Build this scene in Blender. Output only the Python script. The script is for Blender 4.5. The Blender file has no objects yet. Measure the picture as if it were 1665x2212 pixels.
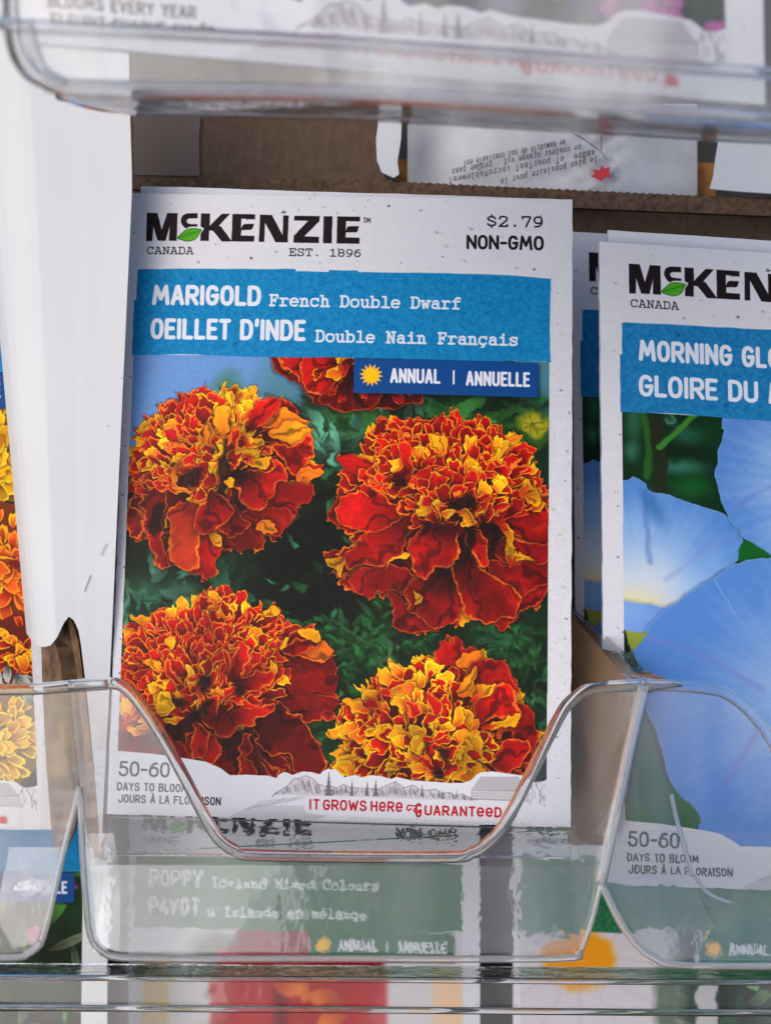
import bpy, bmesh, math, random
import numpy as np
from mathutils import Vector, Matrix
from mathutils.geometry import tessellate_polygon

random.seed(7)
RS = np.random.RandomState(11)
SC = bpy.context.scene
COL = SC.collection
rad = math.radians

# ------------------------------------------------------------------ camera
FPX, CX, CY = 3552.0, 832.5, 1106.0        # photograph measured at 1665 x 2212
DIST = 0.30                                # lens to marigold packet, metres
PITCH = rad(30)                            # camera looks down on the display
HEIGHT = 1.25
RM = Matrix.Rotation(-PITCH, 3, 'X')
def R(p):                                  # camera-levelled frame -> world
    v = RM @ Vector((p[0], p[1] + DIST, p[2]))
    return Vector((v.x, v.y - DIST, v.z + HEIGHT))
def P(u, v, y=0.0):
    d = y + DIST
    return ((u - CX) / FPX * d, y, -(v - CY) / FPX * d)
cam = bpy.data.cameras.new("camera")
co = bpy.data.objects.new("camera", cam)
COL.objects.link(co)
co.location = R((0, -DIST, 0))
co.rotation_euler = (rad(90) - PITCH, 0, 0)
cam.sensor_fit = 'VERTICAL'; cam.sensor_height = 36
cam.lens = 36 * FPX / 2212
cam.clip_start = 0.01; cam.clip_end = 100
cam.dof.use_dof = True; cam.dof.focus_distance = 0.298; cam.dof.aperture_fstop = 31
SC.camera = co

# ------------------------------------------------------------------ light
SUN_EL, SUN_AZ = rad(37), rad(-32)          # azimuth from behind the camera, minus = left
w = bpy.data.worlds.new("World"); SC.world = w; w.use_nodes = True
nt = w.node_tree
sky = nt.nodes.new('ShaderNodeTexSky'); sky.sky_type = 'NISHITA'; sky.sun_disc = False
sky.sun_elevation = SUN_EL
sd = Vector((math.sin(SUN_AZ) * math.cos(SUN_EL), -math.cos(SUN_AZ) * math.cos(SUN_EL), math.sin(SUN_EL)))
sky.sun_rotation = math.atan2(sd.x, sd.y)
sky.dust_density = 3.0
nt.links.new(sky.outputs[0], nt.nodes['Background'].inputs[0])
nt.nodes['Background'].inputs[1].default_value = 0.15
sun = bpy.data.lights.new("sun", 'SUN'); sun.energy = 1.1; sun.angle = rad(45); sun.color = (1, .97, .94)
so = bpy.data.objects.new("sun", sun); COL.objects.link(so)
so.rotation_euler = sd.to_track_quat('Z', 'Y').to_euler()
SC.view_settings.view_transform = 'Standard'; SC.view_settings.look = 'None'
SC.view_settings.exposure = -0.05; SC.view_settings.gamma = 1
SC.render.engine = 'CYCLES'
SC.cycles.use_denoising = True
SC.cycles.transparent_max_bounces = 24; SC.cycles.max_bounces = 14
SC.cycles.transmission_bounces = 14; SC.cycles.glossy_bounces = 6; SC.cycles.sample_clamp_indirect = 4

# ------------------------------------------------------------------ 2-D print raster (flat print on the packets)
def hom(src, dst):
    A = []
    for (x, y), (u, v) in zip(src, dst):
        A.append([x, y, 1, 0, 0, 0, -u*x, -u*y, -u]); A.append([0, 0, 0, x, y, 1, -v*x, -v*y, -v])
    return np.linalg.svd(np.array(A, float))[2][-1].reshape(3, 3)
def warp(M, pts):
    o = []
    for x, y in pts:
        q = M @ np.array([x, y, 1.0]); o.append((q[0]/q[2], q[1]/q[2]))
    return o
def catmull(p, closed=False, n=6):
    p = [np.array(a, float) for a in p]; o = []
    m = len(p)
    for i in range(m if closed else m-1):
        a, b, c, d = (p[(i-1) % m], p[i], p[(i+1) % m], p[(i+2) % m]) if closed else \
            (p[max(i-1, 0)], p[i], p[i+1], p[min(i+2, m-1)])
        for k in range(n):
            t = k / n
            o.append(.5*((2*b)+(c-a)*t+(2*a-5*b+4*c-d)*t*t+(3*b-a-3*c+d)*t**3))
    if not closed: o.append(p[-1])
    return [tuple(q) for q in o]
def inside(px, py, poly):
    r = np.zeros(np.broadcast(px, py).shape, bool); n = len(poly)
    for i in range(n):
        x0, y0 = poly[i]; x1, y1 = poly[(i+1) % n]
        if y0 == y1: continue
        c = ((y0 > py) != (y1 > py)) & (px < (x1-x0)*(py-y0)/(y1-y0)+x0)
        r ^= c
    return r
def sstep(a, b, x):
    t = np.clip((x-a)/(b-a), 0, 1); return t*t*(3-2*t)
def rough_edge(pts, amp, step=14, seed=1):
    r = np.random.RandomState(seed); o = []; n = len(pts)
    for i in range(n):
        a = np.array(pts[i], float); b = np.array(pts[(i+1) % n], float); L = np.hypot(*(b-a)); k = max(1, int(L/step))
        for j in range(k):
            q = a+(b-a)*j/k
            if j: q = q + r.uniform(-amp, amp, 2)
            o.append(tuple(q))
    return o

class Canvas:
    def __init__(s, W, H, k, bg):
        s.W, s.H, s.k = W, H, k
        s.w, s.h = int(W*k), int(H*k)
        s.a = np.ones((s.h, s.w, 3), np.float32)*np.array(bg, np.float32)
        yy, xx = np.mgrid[0:s.h, 0:s.w]
        s.X = ((xx+.5)/k).astype(np.float32); s.Y = ((yy+.5)/k).astype(np.float32)
        s.clip = None
        s.N = s.fbm(6, 4, 3); s.N2 = s.fbm(22, 3, 5)       # 0..1 noises
    def fbm(s, cell, octs, seed, ax=1.0, ay=1.0):
        r = np.random.RandomState(seed); o = np.zeros((s.h, s.w), np.float32); amp = 1; tot = 0
        for i in range(octs):
            cx = max(1.5, cell*s.k*ax/2**(i-1)); cy = max(1.5, cell*s.k*ay/2**(i-1))
            g = r.rand(int(s.h/cy)+3, int(s.w/cx)+3).astype(np.float32)
            y = np.arange(s.h)/cy; x = np.arange(s.w)/cx
            yi = y.astype(int); xi = x.astype(int); fy = (y-yi)[:, None]; fx = (x-xi)[None]
            fy = fy*fy*(3-2*fy); fx = fx*fx*(3-2*fx)
            v = (g[yi][:, xi]*(1-fy)*(1-fx)+g[yi+1][:, xi]*fy*(1-fx)+g[yi][:, xi+1]*(1-fy)*fx+g[yi+1][:, xi+1]*fy*fx)
            o += amp*v; tot += amp; amp *= .55
        return np.clip((o/tot-.5)*1.6+.5, 0, 1).astype(np.float32)
    def box(s, x0, y0, x1, y1):
        i0 = max(0, int(y0*s.k)-2); i1 = min(s.h, int(y1*s.k)+3); j0 = max(0, int(x0*s.k)-2); j1 = min(s.w, int(x1*s.k)+3)
        if i1 <= i0 or j1 <= j0: return None
        return slice(i0, i1), slice(j0, j1)
    def put(s, sl, col, al):
        if s.clip is not None: al = al*s.clip[sl]
        al = al[..., None].astype(np.float32)
        s.a[sl] = s.a[sl]*(1-al)+np.asarray(col, np.float32)*al
    def dist(s, sl, pts, closed):
        X, Y = s.X[sl], s.Y[sl]; d = np.full(X.shape, 1e9, np.float32); n = len(pts)
        for i in range(n if closed else n-1):
            x0, y0 = pts[i]; x1, y1 = pts[(i+1) % n]; dx, dy = x1-x0, y1-y0; L = dx*dx+dy*dy
            t = np.clip(((X-x0)*dx+(Y-y0)*dy)/L, 0, 1) if L > 0 else 0
            d = np.minimum(d, (X-x0-t*dx)**2+(Y-y0-t*dy)**2)
        return np.sqrt(d)
    def poly(s, pts, col, alpha=1, soft=None):
        soft = soft or .6/s.k
        xs = [p[0] for p in pts]; ys = [p[1] for p in pts]
        sl = s.box(min(xs)-soft*2, min(ys)-soft*2, max(xs)+soft*2, max(ys)+soft*2)
        if sl is None: return
        d = s.dist(sl, pts, True); ins = inside(s.X[sl], s.Y[sl], pts)
        sd_ = np.where(ins, d, -d)
        s.put(sl, col, alpha*np.clip(sd_/(2*soft)+.5, 0, 1))
    def stroke(s, pts, wd, col, alpha=1, soft=None, closed=False):
        soft = soft or .6/s.k
        m = wd+soft*2; xs = [p[0] for p in pts]; ys = [p[1] for p in pts]
        sl = s.box(min(xs)-m, min(ys)-m, max(xs)+m, max(ys)+m)
        if sl is None: return
        d = s.dist(sl, pts, closed)
        s.put(sl, col, alpha*np.clip((wd/2-d)/(2*soft)+.5, 0, 1))
    def blob(s, x, y, rx, ry, col, alpha=1, ang=0, hard=.0):
        m = max(rx, ry)*1.5; sl = s.box(x-m, y-m, x+m, y+m)
        if sl is None: return
        c, q = math.cos(ang), math.sin(ang); X = s.X[sl]-x; Y = s.Y[sl]-y
        e = np.sqrt(((X*c+Y*q)/rx)**2+((-X*q+Y*c)/ry)**2)
        s.put(sl, col, alpha*(1-sstep(hard, 1.3, e)))
    def big(s, pts, base, c0, c1, rim, rw, bright=1, seed=0, shadow=.42):
        """traced petal: dark towards its base, thin coloured rim, fine radial grain"""
        pts = catmull(pts, True, 4)
        r = np.random.RandomState(seed+len(pts)); pts = [(x+r.uniform(-1, 1)*1.3, y+r.uniform(-1, 1)*1.3) for x, y in pts]
        xs = [p[0] for p in pts]; ys = [p[1] for p in pts]
        m = 14; sl = s.box(min(xs)-m, min(ys)-m, max(xs)+m, max(ys)+m)
        if sl is None: return
        X, Y = s.X[sl], s.Y[sl]
        d = s.dist(sl, pts, True); ins = inside(X, Y, pts); sg = np.where(ins, d, -d)
        s.put(sl, (.10, .01, .01), shadow*np.clip(1+sg/10, 0, 1)*(sg < 4))
        db = np.hypot(X-base[0], Y-base[1]); L = max(np.hypot(x-base[0], y-base[1]) for x, y in pts)
        t = sstep(.12, .72, db/L); an = np.arctan2(Y-base[1], X-base[0])
        g = .5+.5*np.sin(an*31+6*s.N[sl]*2+seed); fo = np.sin(an*9+seed*1.7+5*s.N2[sl]); fo2 = sstep(.55, 1, fo)
        t = np.clip(t*(.85+.25*s.N2[sl])-.10*g+.06*s.N[sl], 0, 1)[..., None]
        col = (np.array(c0)*(1-t)+np.array(c1)*t)*bright*(1-.42*fo2-.12*(fo < -.4)*s.N2[sl])[..., None]
        lit = (sstep(.6, 1, np.sin(an*13+seed*3.1))*sstep(.4, .9, db/L)*.30*s.N[sl])[..., None]; col = col*(1-lit)+np.array((.93, .30, .12))*lit
        al = np.clip(sg*s.k/1.2+.5, 0, 1); s.put(sl, col, al)
        rwv = rw*(.15+2.3*s.N2[sl]*s.N[sl]+.5*s.N[sl])
        ra = np.clip((rwv-d)*s.k/1.2+.5, 0, 1)*np.clip(sg*s.k+1.2, 0, 1)*sstep(.2, .4, db/L)
        s.put(sl, rim, ra*.92)
        ga = np.clip(1-sg/(rw*3.2), 0, 1)*ins*sstep(.25, .5, db/L); s.put(sl, (np.array(rim)+np.array(c1))/2, ga*.38)
    def petal(s, x, y, ang, L, W, c0, c1, rim, rw, r, shadow=.4, cur=None):
        """analytic petal: (x, y) is the tip, ang its outward direction"""
        c, q = math.cos(ang), math.sin(ang); bx, by = x-c*L, y-q*L
        m = max(L, W)*1.25; mx, my = x-c*L*.5, y-q*L*.5
        sl = s.box(mx-m, my-m, mx+m, my+m)
        if sl is None: return
        X = s.X[sl]-bx; Y = s.Y[sl]-by
        t = (X*c+Y*q)/L; wv = (-X*q+Y*c)/(W/2)
        cur = r.uniform(-.5, .5) if cur is None else cur
        wv = wv+cur*t*t
        p1, p2 = r.uniform(0, 6.28, 2); f1 = r.uniform(2.5, 4.5)
        t = t/(1+.09*np.sin(f1*wv+p1)+.05*np.sin(9*wv+p2))
        tc = np.clip(t, 0, 1)
        h = (tc**.55)*np.sqrt(np.clip(1-tc**3.2, 0, 1))*1.08+.02
        e = np.minimum((h-np.abs(wv))*W/2, np.minimum((1-t)*L, t*L+2))
        s.put(sl, (.09, .01, .01), shadow*np.clip(1+e/(W*.16), 0, 1)*(t > -.05)*(t < 1.25))
        g = .5+.5*np.sin(wv*r.uniform(8, 13)+p1)
        tt = np.clip(sstep(.15, .85, tc)*(.8+.35*s.N2[sl])-.12*g*tc, 0, 1)[..., None]
        col = np.array(c0)*(1-tt)+np.array(c1)*tt
        s.put(sl, col, np.clip(e*s.k/1.1+.5, 0, 1))
        rv = rw*(.5+1.0*s.N[sl])*(.35+.9*tc)
        s.put(sl, rim, np.clip((rv-e)*s.k/1.1+.5, 0, 1)*np.clip(e*s.k/1.1+.9, 0, 1)*sstep(.12, .3, tc)*.95)
    def finish(s):
        m = s.mask[..., None]; s.a = s.paper*(1-m)+s.a*m
    def blur(s, r, n=2):
        sl = s.box(0, 368, 1000, 1345); a = s.a[sl].copy(); q = max(1, int(r*s.k))
        for _ in range(n):
            for ax in (0, 1):
                c = np.zeros_like(a)
                for d in range(-q, q+1): c += np.roll(a, d, ax)
                a = c/(2*q+1)
        s.a[sl] = a
    def ripple(s, a1, a2, c1=16, c2=6, seed=60):
        """crinkle everything painted so far, as petals and leaves are crinkled"""
        dx = (s.fbm(c1, 2, seed)-.5)*2*a1+(s.fbm(c2, 2, seed+1)-.5)*2*a2; dy = (s.fbm(c1, 2, seed+2)-.5)*2*a1+(s.fbm(c2, 2, seed+3)-.5)*2*a2
        yy, xx = np.mgrid[0:s.h, 0:s.w].astype(np.float32)
        x = np.clip(xx+dx*s.k, 0, s.w-1.01); y = np.clip(yy+dy*s.k, 0, s.h-1.01); xi = x.astype(int); yi = y.astype(int); fx = (x-xi)[..., None]; fy = (y-yi)[..., None]
        b = s.a[yi, xi]*(1-fx)*(1-fy)+s.a[yi, xi+1]*fx*(1-fy)+s.a[yi+1, xi]*(1-fx)*fy+s.a[yi+1, xi+1]*fx*fy
        c = s.clip[..., None] if s.clip is not None else 1
        # outside the clip keep paper: only pull colour from inside
        ok = (s.clip[yi, xi] > 0)[..., None] if s.clip is not None else 1
        s.a = np.where((c*ok) > 0, b, s.a).astype(np.float32)
    # ---- lettering
    def text(s, st, x0, base, hgt, x1, font, wt, col, gap=.0, alpha=1, jit=0, soft=None, slant=0.0):
        """text between x0 and x1, cap height hgt, stroke weight wt"""
        if font is SLAB:
            adv = [1.0]*len(st)
        else:
            adv = [FW.get(ch, 1.0) for ch in st]
        if not st: return
        tot = sum(adv)+gap*(len(st)-1); u = (x1-x0)/tot; x = x0
        for ch, a in zip(st, adv):
            cw = a*u
            if font is SLAB: gx0, gw = x+cw*.06, cw*.88
            else: gx0, gw = x+wt*.5+cw*.0, cw-wt*1.0
            for kind, pt in glyph(font, ch):
                pp = [(gx0+px*gw-slant*(py-1)*hgt, base-hgt+wt/2+py*(hgt-wt)) for px, py in pt]
                if kind == 'dot': s.blob(pp[0][0], pp[0][1], wt*.75, wt*.75, col, alpha, hard=.7)
                else: s.stroke(pp, wt, col, alpha, soft)
            x += cw+gap*u
    def image(s, name):
        im = bpy.data.images.new(name, s.w, s.h, alpha=False)
        im.colorspace_settings.name = 'sRGB'
        b = np.ones((s.h, s.w, 4), np.float32); b[..., :3] = np.clip(s.a[::-1], 0, 1)
        im.pixels.foreach_set(b.ravel()); im.update(); im.pack()
        return im

def arc(cx, cy, rx, ry, a0, a1, n=14):
    o = []
    for i in range(n+1):
        a = rad(a0+(a1-a0)*i/n); c, q = math.cos(a), math.sin(a)
        o.append((cx+rx*math.copysign(abs(c)**.82, c), cy+ry*math.copysign(abs(q)**.82, q)))
    return o
_gc = {}
def glyph(font, ch):
    key = (id(font), ch)
    if key in _gc: return _gc[key]
    out = []
    for part in font.get(ch, '').split(';'):
        part = part.strip()
        if not part: continue
        if part[0] == '@':
            v = [float(q) for q in part[1:].split(',')]; out.append(('s', arc(*v[:6], n=int(v[6]) if len(v) > 6 else 14)))
        elif part[0] == '.' and part[1] == ' ':
            out.append(('dot', [tuple(float(q) for q in part[2:].split(','))]))
        else:
            sm = part[0] == '~'; p = [tuple(float(q) for q in t.split(',')) for t in part.lstrip('~').split()]
            out.append(('s', catmull(p) if sm else p))
    _gc[key] = out
    return out
SANS = {
 'A': '0,1 .44,0 .56,0 1,1;.18,.68 .82,.68', 'B': '0,0 0,1;0,0 .5,0;@.5,.23,.4,.23,-90,90;.5,.46 0,.46;@.5,.73,.5,.27,-90,90;.5,1 0,1',
 'C': '@.5,.5,.5,.5,-38,-322', 'D': '0,1 0,0 .4,0;@.4,.5,.6,.5,-90,90;.4,1 0,1', 'E': '1,0 0,0 0,1 1,1;0,.48 .85,.48',
 'F': '1,0 0,0 0,1;0,.48 .8,.48', 'G': '@.5,.5,.5,.5,-38,-360;.55,.53 1,.53', 'H': '0,0 0,1;1,0 1,1;0,.5 1,.5', 'I': '.5,0 .5,1',
 'J': '1,0 1,.7;@.5,.7,.5,.3,0,180', 'K': '0,0 0,1;1,0 0,.6;.35,.42 1,1', 'L': '0,0 0,1 1,1', 'M': '0,1 .14,0 .5,.72 .86,0 1,1',
 'N': '0,1 0,0 1,1 1,0', 'O': '@.5,.5,.5,.5,0,360,24', 'P': '0,1 0,0 .5,0;@.5,.28,.5,.28,-90,90;.5,.56 0,.56',
 'Q': '@.5,.5,.5,.5,0,360,24;.6,.7 1,1.05', 'R': '0,1 0,0 .5,0;@.5,.27,.5,.27,-90,90;.5,.54 0,.54;.45,.54 1,1',
 'S': '~.93,.2 .78,.03 .5,0 .2,.04 .04,.22 .14,.4 .5,.5 .88,.61 .97,.79 .8,.97 .5,1 .2,.97 .04,.8', 'T': '0,0 1,0;.5,0 .5,1',
 'U': '0,0 0,.7;@.5,.7,.5,.3,180,0;1,.7 1,0', 'V': '0,0 .5,1 1,0', 'W': '0,0 .25,1 .5,.2 .75,1 1,0', 'X': '0,0 1,1;1,0 0,1',
 'Y': '0,0 .5,.5 1,0;.5,.5 .5,1', 'Z': '0,0 1,0 0,1 1,1', '0': '@.5,.5,.5,.5,0,360,24', '1': '.1,.2 .5,0 .5,1',
 '5': '.9,0 .18,0 .1,.42;~.1,.42 .5,.36 .95,.5 1,.72 .82,.95 .5,1 .2,.97 0,.8', '6': '@.5,.68,.5,.32,0,360,20;~.88,.04 .45,.1 .1,.4 0,.68',
 '8': '@.5,.25,.42,.25,0,360,18;@.5,.74,.5,.26,0,360,18', '-': '.0,.55 1,.55', "'": '.6,-.04 .3,.22', '|': '.5,0 .5,1',
 'É': '1,0 0,0 0,1 1,1;0,.48 .85,.48;.4,-.18 .75,-.36', 'À': '0,1 .44,0 .56,0 1,1;.18,.68 .82,.68;.3,-.36 .6,-.18',
 'e': '.02,.55 .98,.55;@.5,.52,.5,.46,0,-318', '.': '. .5,.95'}
FW = {' ': .55, 'I': .34, "'": .38, 'M': 1.3, '|': .34, '-': .7, 'L': .85, 'E': .86, 'W': 1.35, 'T': .9, 'É': .86, '1': .6}
SLAB = {
 'F': '.08,0 .9,0 .9,.26;.26,0 .26,1;.08,1 .55,1;.26,.5 .66,.5;.66,.38 .66,.62', 'r': '.1,.32 .36,.32 .36,1;.1,1 .72,1;~.36,.52 .55,.35 .75,.3 .93,.4',
 'e': '.08,.64 .9,.64;@.49,.65,.41,.35,0,-310', 'n': '.05,.32 .24,.32 .24,1;.05,1 .42,1;~.24,.48 .45,.31 .65,.33 .76,.46 .76,.6;.76,.55 .76,1;.6,1 .96,1',
 'c': '@.5,.65,.4,.35,-30,-325;.87,.3 .87,.5', 'h': '.03,0 .24,0 .24,1;.05,1 .42,1;~.24,.48 .45,.31 .65,.33 .76,.46 .76,.6;.76,.55 .76,1;.6,1 .96,1',
 'D': '.05,0 .5,0;.05,1 .5,1;.21,0 .21,1;@.5,.5,.42,.5,-90,90', 'o': '@.5,.65,.42,.35,0,360,20',
 'u': '.05,.32 .22,.32 .22,.8;~.22,.75 .3,.97 .52,1 .77,.85;.6,.32 .77,.32 .77,1 .95,1', 'b': '.02,0 .2,0 .2,1 .05,1;@.54,.65,.37,.35,0,360,18',
 'd': '.62,0 .8,0 .8,1 .96,1;@.44,.65,.37,.35,0,360,18', 'l': '.2,0 .52,0 .52,1;.12,1 .92,1', 'w': '.0,.32 .3,.32;.7,.32 1,.32;.13,.32 .3,1 .5,.5 .7,1 .87,.32',
 'a': '~.18,.4 .45,.3 .7,.36 .75,.52;.75,.5 .75,1 .95,1;@.45,.79,.32,.21,0,360,16', 'f': '.15,.32 .85,.32;~.92,.04 .68,-.02 .45,.08 .42,.25;.42,.2 .42,1;.15,1 .76,1',
 'N': '.02,0 .22,0 .8,1;.2,0 .2,1;.03,1 .38,1;.8,1 .8,0;.62,0 .98,0', 'i': '.2,.32 .52,.32 .52,1;.12,1 .92,1;. .5,.06',
 's': '~.85,.42 .7,.32 .45,.3 .2,.38 .2,.54 .5,.64 .82,.74 .84,.9 .6,1 .35,1 .14,.9;.86,.3 .86,.48;.14,.84 .14,1', 'm': '0,.32 .14,.32 .14,1;~.14,.45 .3,.31 .5,.45;.5,.4 .5,1;~.5,.45 .68,.31 .86,.45;.86,.4 .86,1 1,1',
 'ç': '@.5,.65,.4,.35,-30,-325;.87,.3 .87,.5;~.5,1 .62,1.15 .4,1.27', 'C': '@.5,.5,.43,.5,-30,-325;.9,0 .9,.3', 'x': '.1,.32 .9,1;.9,.32 .1,1;0,1 .35,1;.65,1 1,1;0,.32 .35,.32;.65,.32 1,.32',
 'A': '.1,1 .46,0 .54,0 .9,1;.25,.65 .75,.65;0,1 .32,1;.68,1 1,1;.25,0 .54,0', 'E': '.06,0 .9,0 .9,.26;.22,0 .22,1;.06,1 .92,1 .92,.72;.22,.48 .6,.48;.6,.36 .6,.6',
 'S': '~.84,.24 .7,.04 .45,0 .18,.1 .16,.32 .5,.48 .84,.64 .86,.88 .55,1 .3,.98 .12,.8;.86,0 .86,.28;.12,.74 .12,1', 'T': '.08,.26 .08,0 .92,0 .92,.26;.5,0 .5,1;.26,1 .74,1',
 'M': '0,0 .16,0 .5,.6 .84,0 1,0;.16,0 .16,1;.84,0 .84,1;0,1 .34,1;.66,1 1,1', 'I': '.15,0 .85,0;.5,0 .5,1;.15,1 .85,1', 'g': '@.45,.62,.36,.32,0,360,16;.95,.3 .8,.3 .8,1.1;~.8,1.1 .6,1.3 .2,1.25',
 'é': '.08,.64 .9,.64;@.49,.65,.41,.35,0,-310;.4,.14 .66,-.04', 'p': '.02,.32 .2,.32 .2,1.3;.02,1.3 .4,1.3;@.54,.65,.37,.35,0,360,18', 'v': '.1,.32 .5,1 .9,.32',
 '.': '. .5,.93', '$': '~.84,.24 .7,.08 .45,.05 .18,.14 .18,.34 .5,.48 .84,.62 .84,.82 .55,.94 .3,.92 .12,.78;.5,-.12 .5,.06;.5,.94 .5,1.12', '|': '.5,0 .5,1',
 '1': '.15,.16 .5,0 .5,1;.14,1 .86,1', '2': '~.14,.26 .22,.06 .5,0 .8,.1 .84,.34 .6,.58 .14,.98;.12,1 .88,1 .88,.84', '7': '.12,.18 .12,0 .86,0 .86,.1 .46,1',
 '8': '@.5,.25,.34,.25,0,360,16;@.5,.74,.38,.26,0,360,16', '9': '@.5,.32,.36,.32,0,360,18;~.86,.32 .82,.7 .55,.95 .2,.98', '6': '@.5,.68,.36,.32,0,360,18;~.14,.68 .18,.3 .45,.05 .8,.02', "'": '.55,0 .45,.26'}

# ------------------------------------------------------------------ shared packet design, in units of 1000 x 1400
PW, PH = 1000, 1400
VM = [(283, 418), (1236, 431), (1232, 1787), (232, 1758)]          # marigold packet corners in the photograph
VG = [(1293, 522), (2248, 585), (2292, 1945), (1307, 1910)]        # morning glory packet
QQ = [(0, 0), (PW, 0), (PW, PH), (0, PH)]
HM, HG = hom(VM, QQ), np.array([[1, 0, -26], [0, 1, 0], [0, 0, 1.]])@hom(VG, QQ)
KV = 1665/1946
def Z(H, ox, oy, f):
    def g(*pts):
        return warp(H, [((ox+x/f)*KV, (oy+y/f)*KV) for x, y in pts])
    return g
Z1 = Z(HM, 300, 880, 2.775); Z2 = Z(HM, 800, 980, 2.5615); Z3 = Z(HM, 250, 1450, 2.5615); Z4 = Z(HM, 800, 1550, 2.5615)
ZL = Z(HM, 330, 520, 4.5); ZN = Z(HM, 650, 520, 5.371); ZS = Z(HM, 880, 890, 3.33)
ZA = Z(HM, 560, 1920, 4.1625); ZB = Z(HM, 940, 1920, 3.6196)
G1 = Z(HG, 1400, 1000, 3.0495); G2 = Z(HG, 1350, 1400, 2.7936)
V = lambda *p: warp(HM, p)
WAVE = V((253, 1622), (330, 1628), (400, 1638), (445, 1645))+ZA((0, 85), (45, 122), (90, 155), (250, 150), (480, 158), (580, 185), (600, 150), (650, 122), (700, 130), (742, 153), (850, 115), (950, 122), (1030, 148), (1070, 110), (1110, 90), (1200, 92), (1245, 140), (1290, 175), (1400, 152), (1480, 180), (1560, 155), (1665, 162)) \
    + ZB((170, 170), (220, 150), (350, 180), (500, 190), (700, 205), (830, 205), (900, 180), (950, 130), (990, 108), (1100, 100), (1280, 125), (1390, 140), (1470, 200), (1560, 190))
WAVE = [(18, WAVE[0][1])]+WAVE[1:]+[(948, WAVE[-1][1]-4)]
INK = (.115, .075, .095)
PAPER = (.84, .842, .875)
LOGO = [ZL((188, 80), (308, 82), (358, 275), (420, 84), (538, 86), (528, 402), (440, 400), (446, 235), (402, 400), (310, 398), (262, 235), (250, 402), (178, 402)),
        ZL((805, 90), (907, 92), (902, 235), (1040, 96), (1132, 96), (1005, 235), (1030, 240), (1150, 405), (1160, 98), (1358, 100), (1418, 102), (1416, 160), (1262, 152), (1258, 268), (1275, 228), (1300, 212), (1406, 212), (1390, 262), (1370, 280), (1262, 284), (1256, 345), (1410, 348), (1408, 414), (1040, 412), (940, 290), (898, 285), (892, 406), (796, 404), (800, 320), (840, 262), (800, 240)),
        ZN((40, 125), (200, 130), (345, 405), (355, 135), (428, 137), (414, 506), (248, 502), (108, 235), (98, 498), (24, 498)),
        ZN((503, 140), (848, 144), (842, 215), (638, 422), (838, 430), (835, 515), (492, 508), (496, 415), (690, 210), (500, 205)),
        ZN((900, 145), (1020, 145), (1010, 518), (892, 515)),
        ZN((1084, 147), (1392, 152), (1390, 217), (1202, 212), (1198, 345), (1215, 300), (1240, 282), (1378, 280), (1360, 345), (1345, 365), (1200, 368), (1196, 435), (1385, 440), (1384, 524), (1074, 518))]
def leaf(cv, p, ca, cb):
    a = catmull(p, True, 5); cv.poly(a, ca)
    n = len(p); return
def flecks(cv, x0, y0, x1, y1, n, cols, seed, smin=1.2, smax=4.5):
    r = np.random.RandomState(seed)
    for i in range(n):
        x, y = r.uniform(x0, x1), r.uniform(y0, y1); m = r.uniform(smin, smax)*(1 if r.rand() < .7 else 1.7)
        a0 = r.uniform(0, 6.28); k = r.randint(4, 8)
        pts = [(x+math.cos(a0+6.28*j/k)*m*r.uniform(.35, 1.2), y+math.sin(a0+6.28*j/k)*m*r.uniform(.35, 1.2)*.8) for j in range(k)]
        cv.poly(pts, cols[r.randint(len(cols))], r.uniform(.35, .9))
def new_packet(k=1.2, paper=PAPER):
    cv = Canvas(PW, PH, k, paper)
    cv.a *= (1+.022*(cv.N-.5))[..., None]
    flecks(cv, 8, 6, 992, 172, 75, [(.55, .55, .58), (.62, .66, .60), (.68, .72, .64), (.35, .34, .4)], 5)
    flecks(cv, 955, 170, 995, 1400, 34, [(.45, .44, .48), (.70, .76, .62)], 6)
    flecks(cv, 3, 170, 18, 1260, 14, [(.4, .38, .42)], 8, 1, 3)
    return cv
def header(cv, blur=None):
    for p in LOGO: cv.poly(rough_edge(p, .35, 9, 3), INK, soft=blur)
    c = catmull(ZL((765, 88), (700, 88), (640, 92), (595, 115), (575, 165), (582, 205), (610, 245), (640, 262), (660, 246)), False, 4)
    cv.poly(c+ZL((700, 240), (762, 240), (762, 214), (700, 212), (655, 205), (640, 185), (642, 165), (665, 148), (765, 146)), INK, soft=blur)
    lf = ZL((530, 368), (580, 315), (640, 270), (700, 258), (760, 262), (812, 274), (790, 320), (760, 370), (710, 402), (650, 410), (590, 398))
    cv.poly(catmull(lf, True, 4), PAPER, soft=3); cv.poly(catmull(lf, True, 4), (.10, .42, .12))
    m = np.mean(lf, axis=0); cv.poly([(m[0]+(x-m[0])*.9, m[1]+(y-m[1])*.86) for x, y in catmull(lf, True, 4)], (.33, .66, .13))
    a, b = ZL((535, 367), (790, 290)); cv.stroke([a, b], 1.6, (.08, .40, .10))
    for i in range(1, 9):
        t = i/9.5; x = a[0]+(b[0]-a[0])*t; y = a[1]+(b[1]-a[1])*t; h = 9*math.sin(math.pi*min(1, t*1.05))
        cv.stroke([(x, y), (x+2.5, y-h)], .9, (.12, .46, .12)); cv.stroke([(x, y), (x+6, y+h*.8)], .9, (.12, .46, .12))
    cv.text('CANADA', 41, 143, 18, 149, SLAB, 2.6, (.22, .20, .24))
    cv.text('EST. 1896', 364, 144, 19, 528, SLAB, 2.8, (.22, .20, .24))
    cv.text('TM', 530, 63, 13, 547, SANS, 2.0, INK)
    cv.text('$2.79', 806, 68, 27, 936, SLAB, 4.0, (.14, .11, .14))
    cv.text('NON-GMO', 763, 121, 34, 936, SANS, 6.2, INK, gap=.09)
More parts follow.
